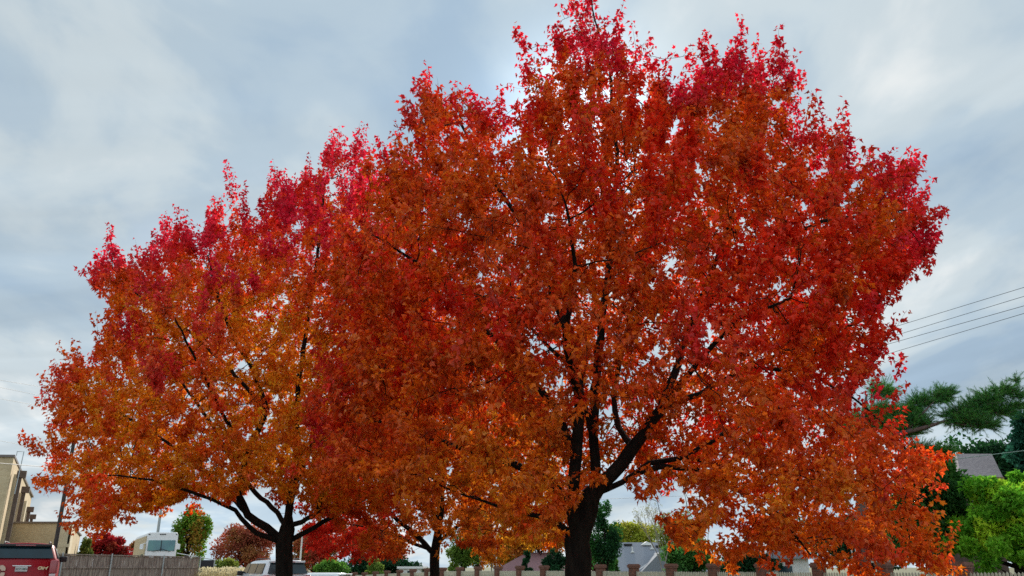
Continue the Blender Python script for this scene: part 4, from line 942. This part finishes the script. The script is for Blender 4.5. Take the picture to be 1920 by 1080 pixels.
def math_(op, a, b=None, c=None):
    n = nd('ShaderNodeMath', operation=op)
    for i, v in enumerate((a,b,c)):
        if v is None: continue
        if isinstance(v, (int,float)): n.inputs[i].default_value = v
        else: nl(v, n.inputs[i])
    return n.outputs[0]
def ramp(v, stops, interp='EASE'):
    r = nd('ShaderNodeValToRGB'); nl(v, r.inputs[0]); cr = r.color_ramp; cr.interpolation = interp
    while len(cr.elements) < len(stops): cr.elements.new(.5)
    for e, (p, c) in zip(cr.elements, stops): e.position = p; e.color = (*c, 1) if len(c) == 3 else c
    return r.outputs[0]
zc = math_('MAXIMUM', sx.outputs[2], 0.0); den = math_('ADD', zc, .16)
cx_ = math_('DIVIDE', sx.outputs[0], den); cy_ = math_('DIVIDE', sx.outputs[1], den)
cb = nd('ShaderNodeCombineXYZ'); nl(cx_, cb.inputs[0]); nl(cy_, cb.inputs[1])
def cloud(scale, detail, rot, sc3, dist, loc=(0,0,0), rough=.55):
    mp = nd('ShaderNodeMapping'); mp.inputs['Rotation'].default_value = (0,0,rot); mp.inputs['Scale'].default_value = sc3; mp.inputs['Location'].default_value = loc
    nl(cb.outputs[0], mp.inputs[0]); n = nd('ShaderNodeTexNoise'); n.inputs['Scale'].default_value = scale; n.inputs['Detail'].default_value = detail
    n.inputs['Distortion'].default_value = dist; n.inputs['Roughness'].default_value = rough; nl(mp.outputs[0], n.inputs['Vector']); return n.outputs['Fac']
n1 = cloud(1.5, 6, R(38), (1,.6,1), .5, (1.3,.4,0), .5); n2 = cloud(3.4, 7, R(32), (1,.6,1), .6, (5.,2.,0), .5); n3 = cloud(.9, 3, R(20), (1,.7,1), .2, (3,7,0))
body_c = ramp(math_('ADD', math_('MULTIPLY', n1, .6), math_('MULTIPLY', n2, .4)), [(.37,(3.0,4.0,5.05)),(.46,(3.7,4.6,5.35)),(.54,(4.7,5.4,5.8)),(.63,(6.4,6.7,6.75))])
# brighter towards the hidden sun and low down
vd = nd('ShaderNodeVectorMath', operation='DOT_PRODUCT'); nl(tc.outputs['Generated'], vd.inputs[0]); vd.inputs[1].default_value = tuple(sd)
glow = math_('ADD', math_('MULTIPLY', math_('POWER', math_('MAXIMUM', vd.outputs['Value'], 0), 9.), .12), math_('MULTIPLY', math_('POWER', math_('MAXIMUM', vd.outputs['Value'], 0), 260.), 1.8))
low = math_('MULTIPLY', math_('POWER', math_('SUBTRACT', 1, math_('MINIMUM', math_('ABSOLUTE', sx.outputs[2]), 1)), 9.), .26)
back_fill = math_('MULTIPLY', math_('MAXIMUM', math_('MULTIPLY', sx.outputs[1], -1.0), 0), .9)  # sky behind the camera made brighter, an added fill for the leaf fronts
cs = nd('ShaderNodeCombineXYZ'); nl(math_('MULTIPLY', sx.outputs[0], 1.6), cs.inputs[0]); nl(math_('MULTIPLY', sx.outputs[1], 1.6), cs.inputs[1]); nl(math_('SUBTRACT', math_('MULTIPLY', sx.outputs[2], 13.), math_('MULTIPLY', sx.outputs[0], 3.2)), cs.inputs[2])
n4 = nd('ShaderNodeTexNoise'); n4.inputs['Scale'].default_value = 1.5; n4.inputs['Detail'].default_value = 5; n4.inputs['Distortion'].default_value = .4; nl(cs.outputs[0], n4.inputs['Vector'])
streak = math_('MULTIPLY', math_('MULTIPLY', math_('SUBTRACT', n4.outputs['Fac'], .5), 1.6), math_('POWER', math_('SUBTRACT', 1, math_('MINIMUM', math_('ABSOLUTE', sx.outputs[2]), 1)), 3.5))
fac = math_('ADD', math_('ADD', math_('ADD', math_('ADD', glow, low), back_fill), streak), 1.0)
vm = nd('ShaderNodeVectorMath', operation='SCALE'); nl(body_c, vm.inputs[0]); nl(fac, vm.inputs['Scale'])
gap = ramp(math_('ADD', math_('MULTIPLY', n3, .55), math_('MULTIPLY', n2, .45)), [(.36,(.0,)*3),(.47,(1.,)*3)])
mx = nd('ShaderNodeMix', data_type='RGBA'); nl(math_('ADD', math_('MULTIPLY', gap, .18), .82), mx.inputs['Factor']); nl(sky.outputs[0], mx.inputs['A']); nl(vm.outputs[0], mx.inputs['B'])
nl(mx.outputs['Result'], bg.inputs['Color'])

sc.render.engine = 'CYCLES'
sc.view_settings.view_transform = 'Standard'; sc.view_settings.look = 'None'; sc.view_settings.exposure = .27; sc.view_settings.gamma = 1
sc.cycles.max_bounces = 8; sc.cycles.diffuse_bounces = 5; sc.cycles.transmission_bounces = 4; sc.cycles.transparent_max_bounces = 8
sc.cycles.use_denoising = False
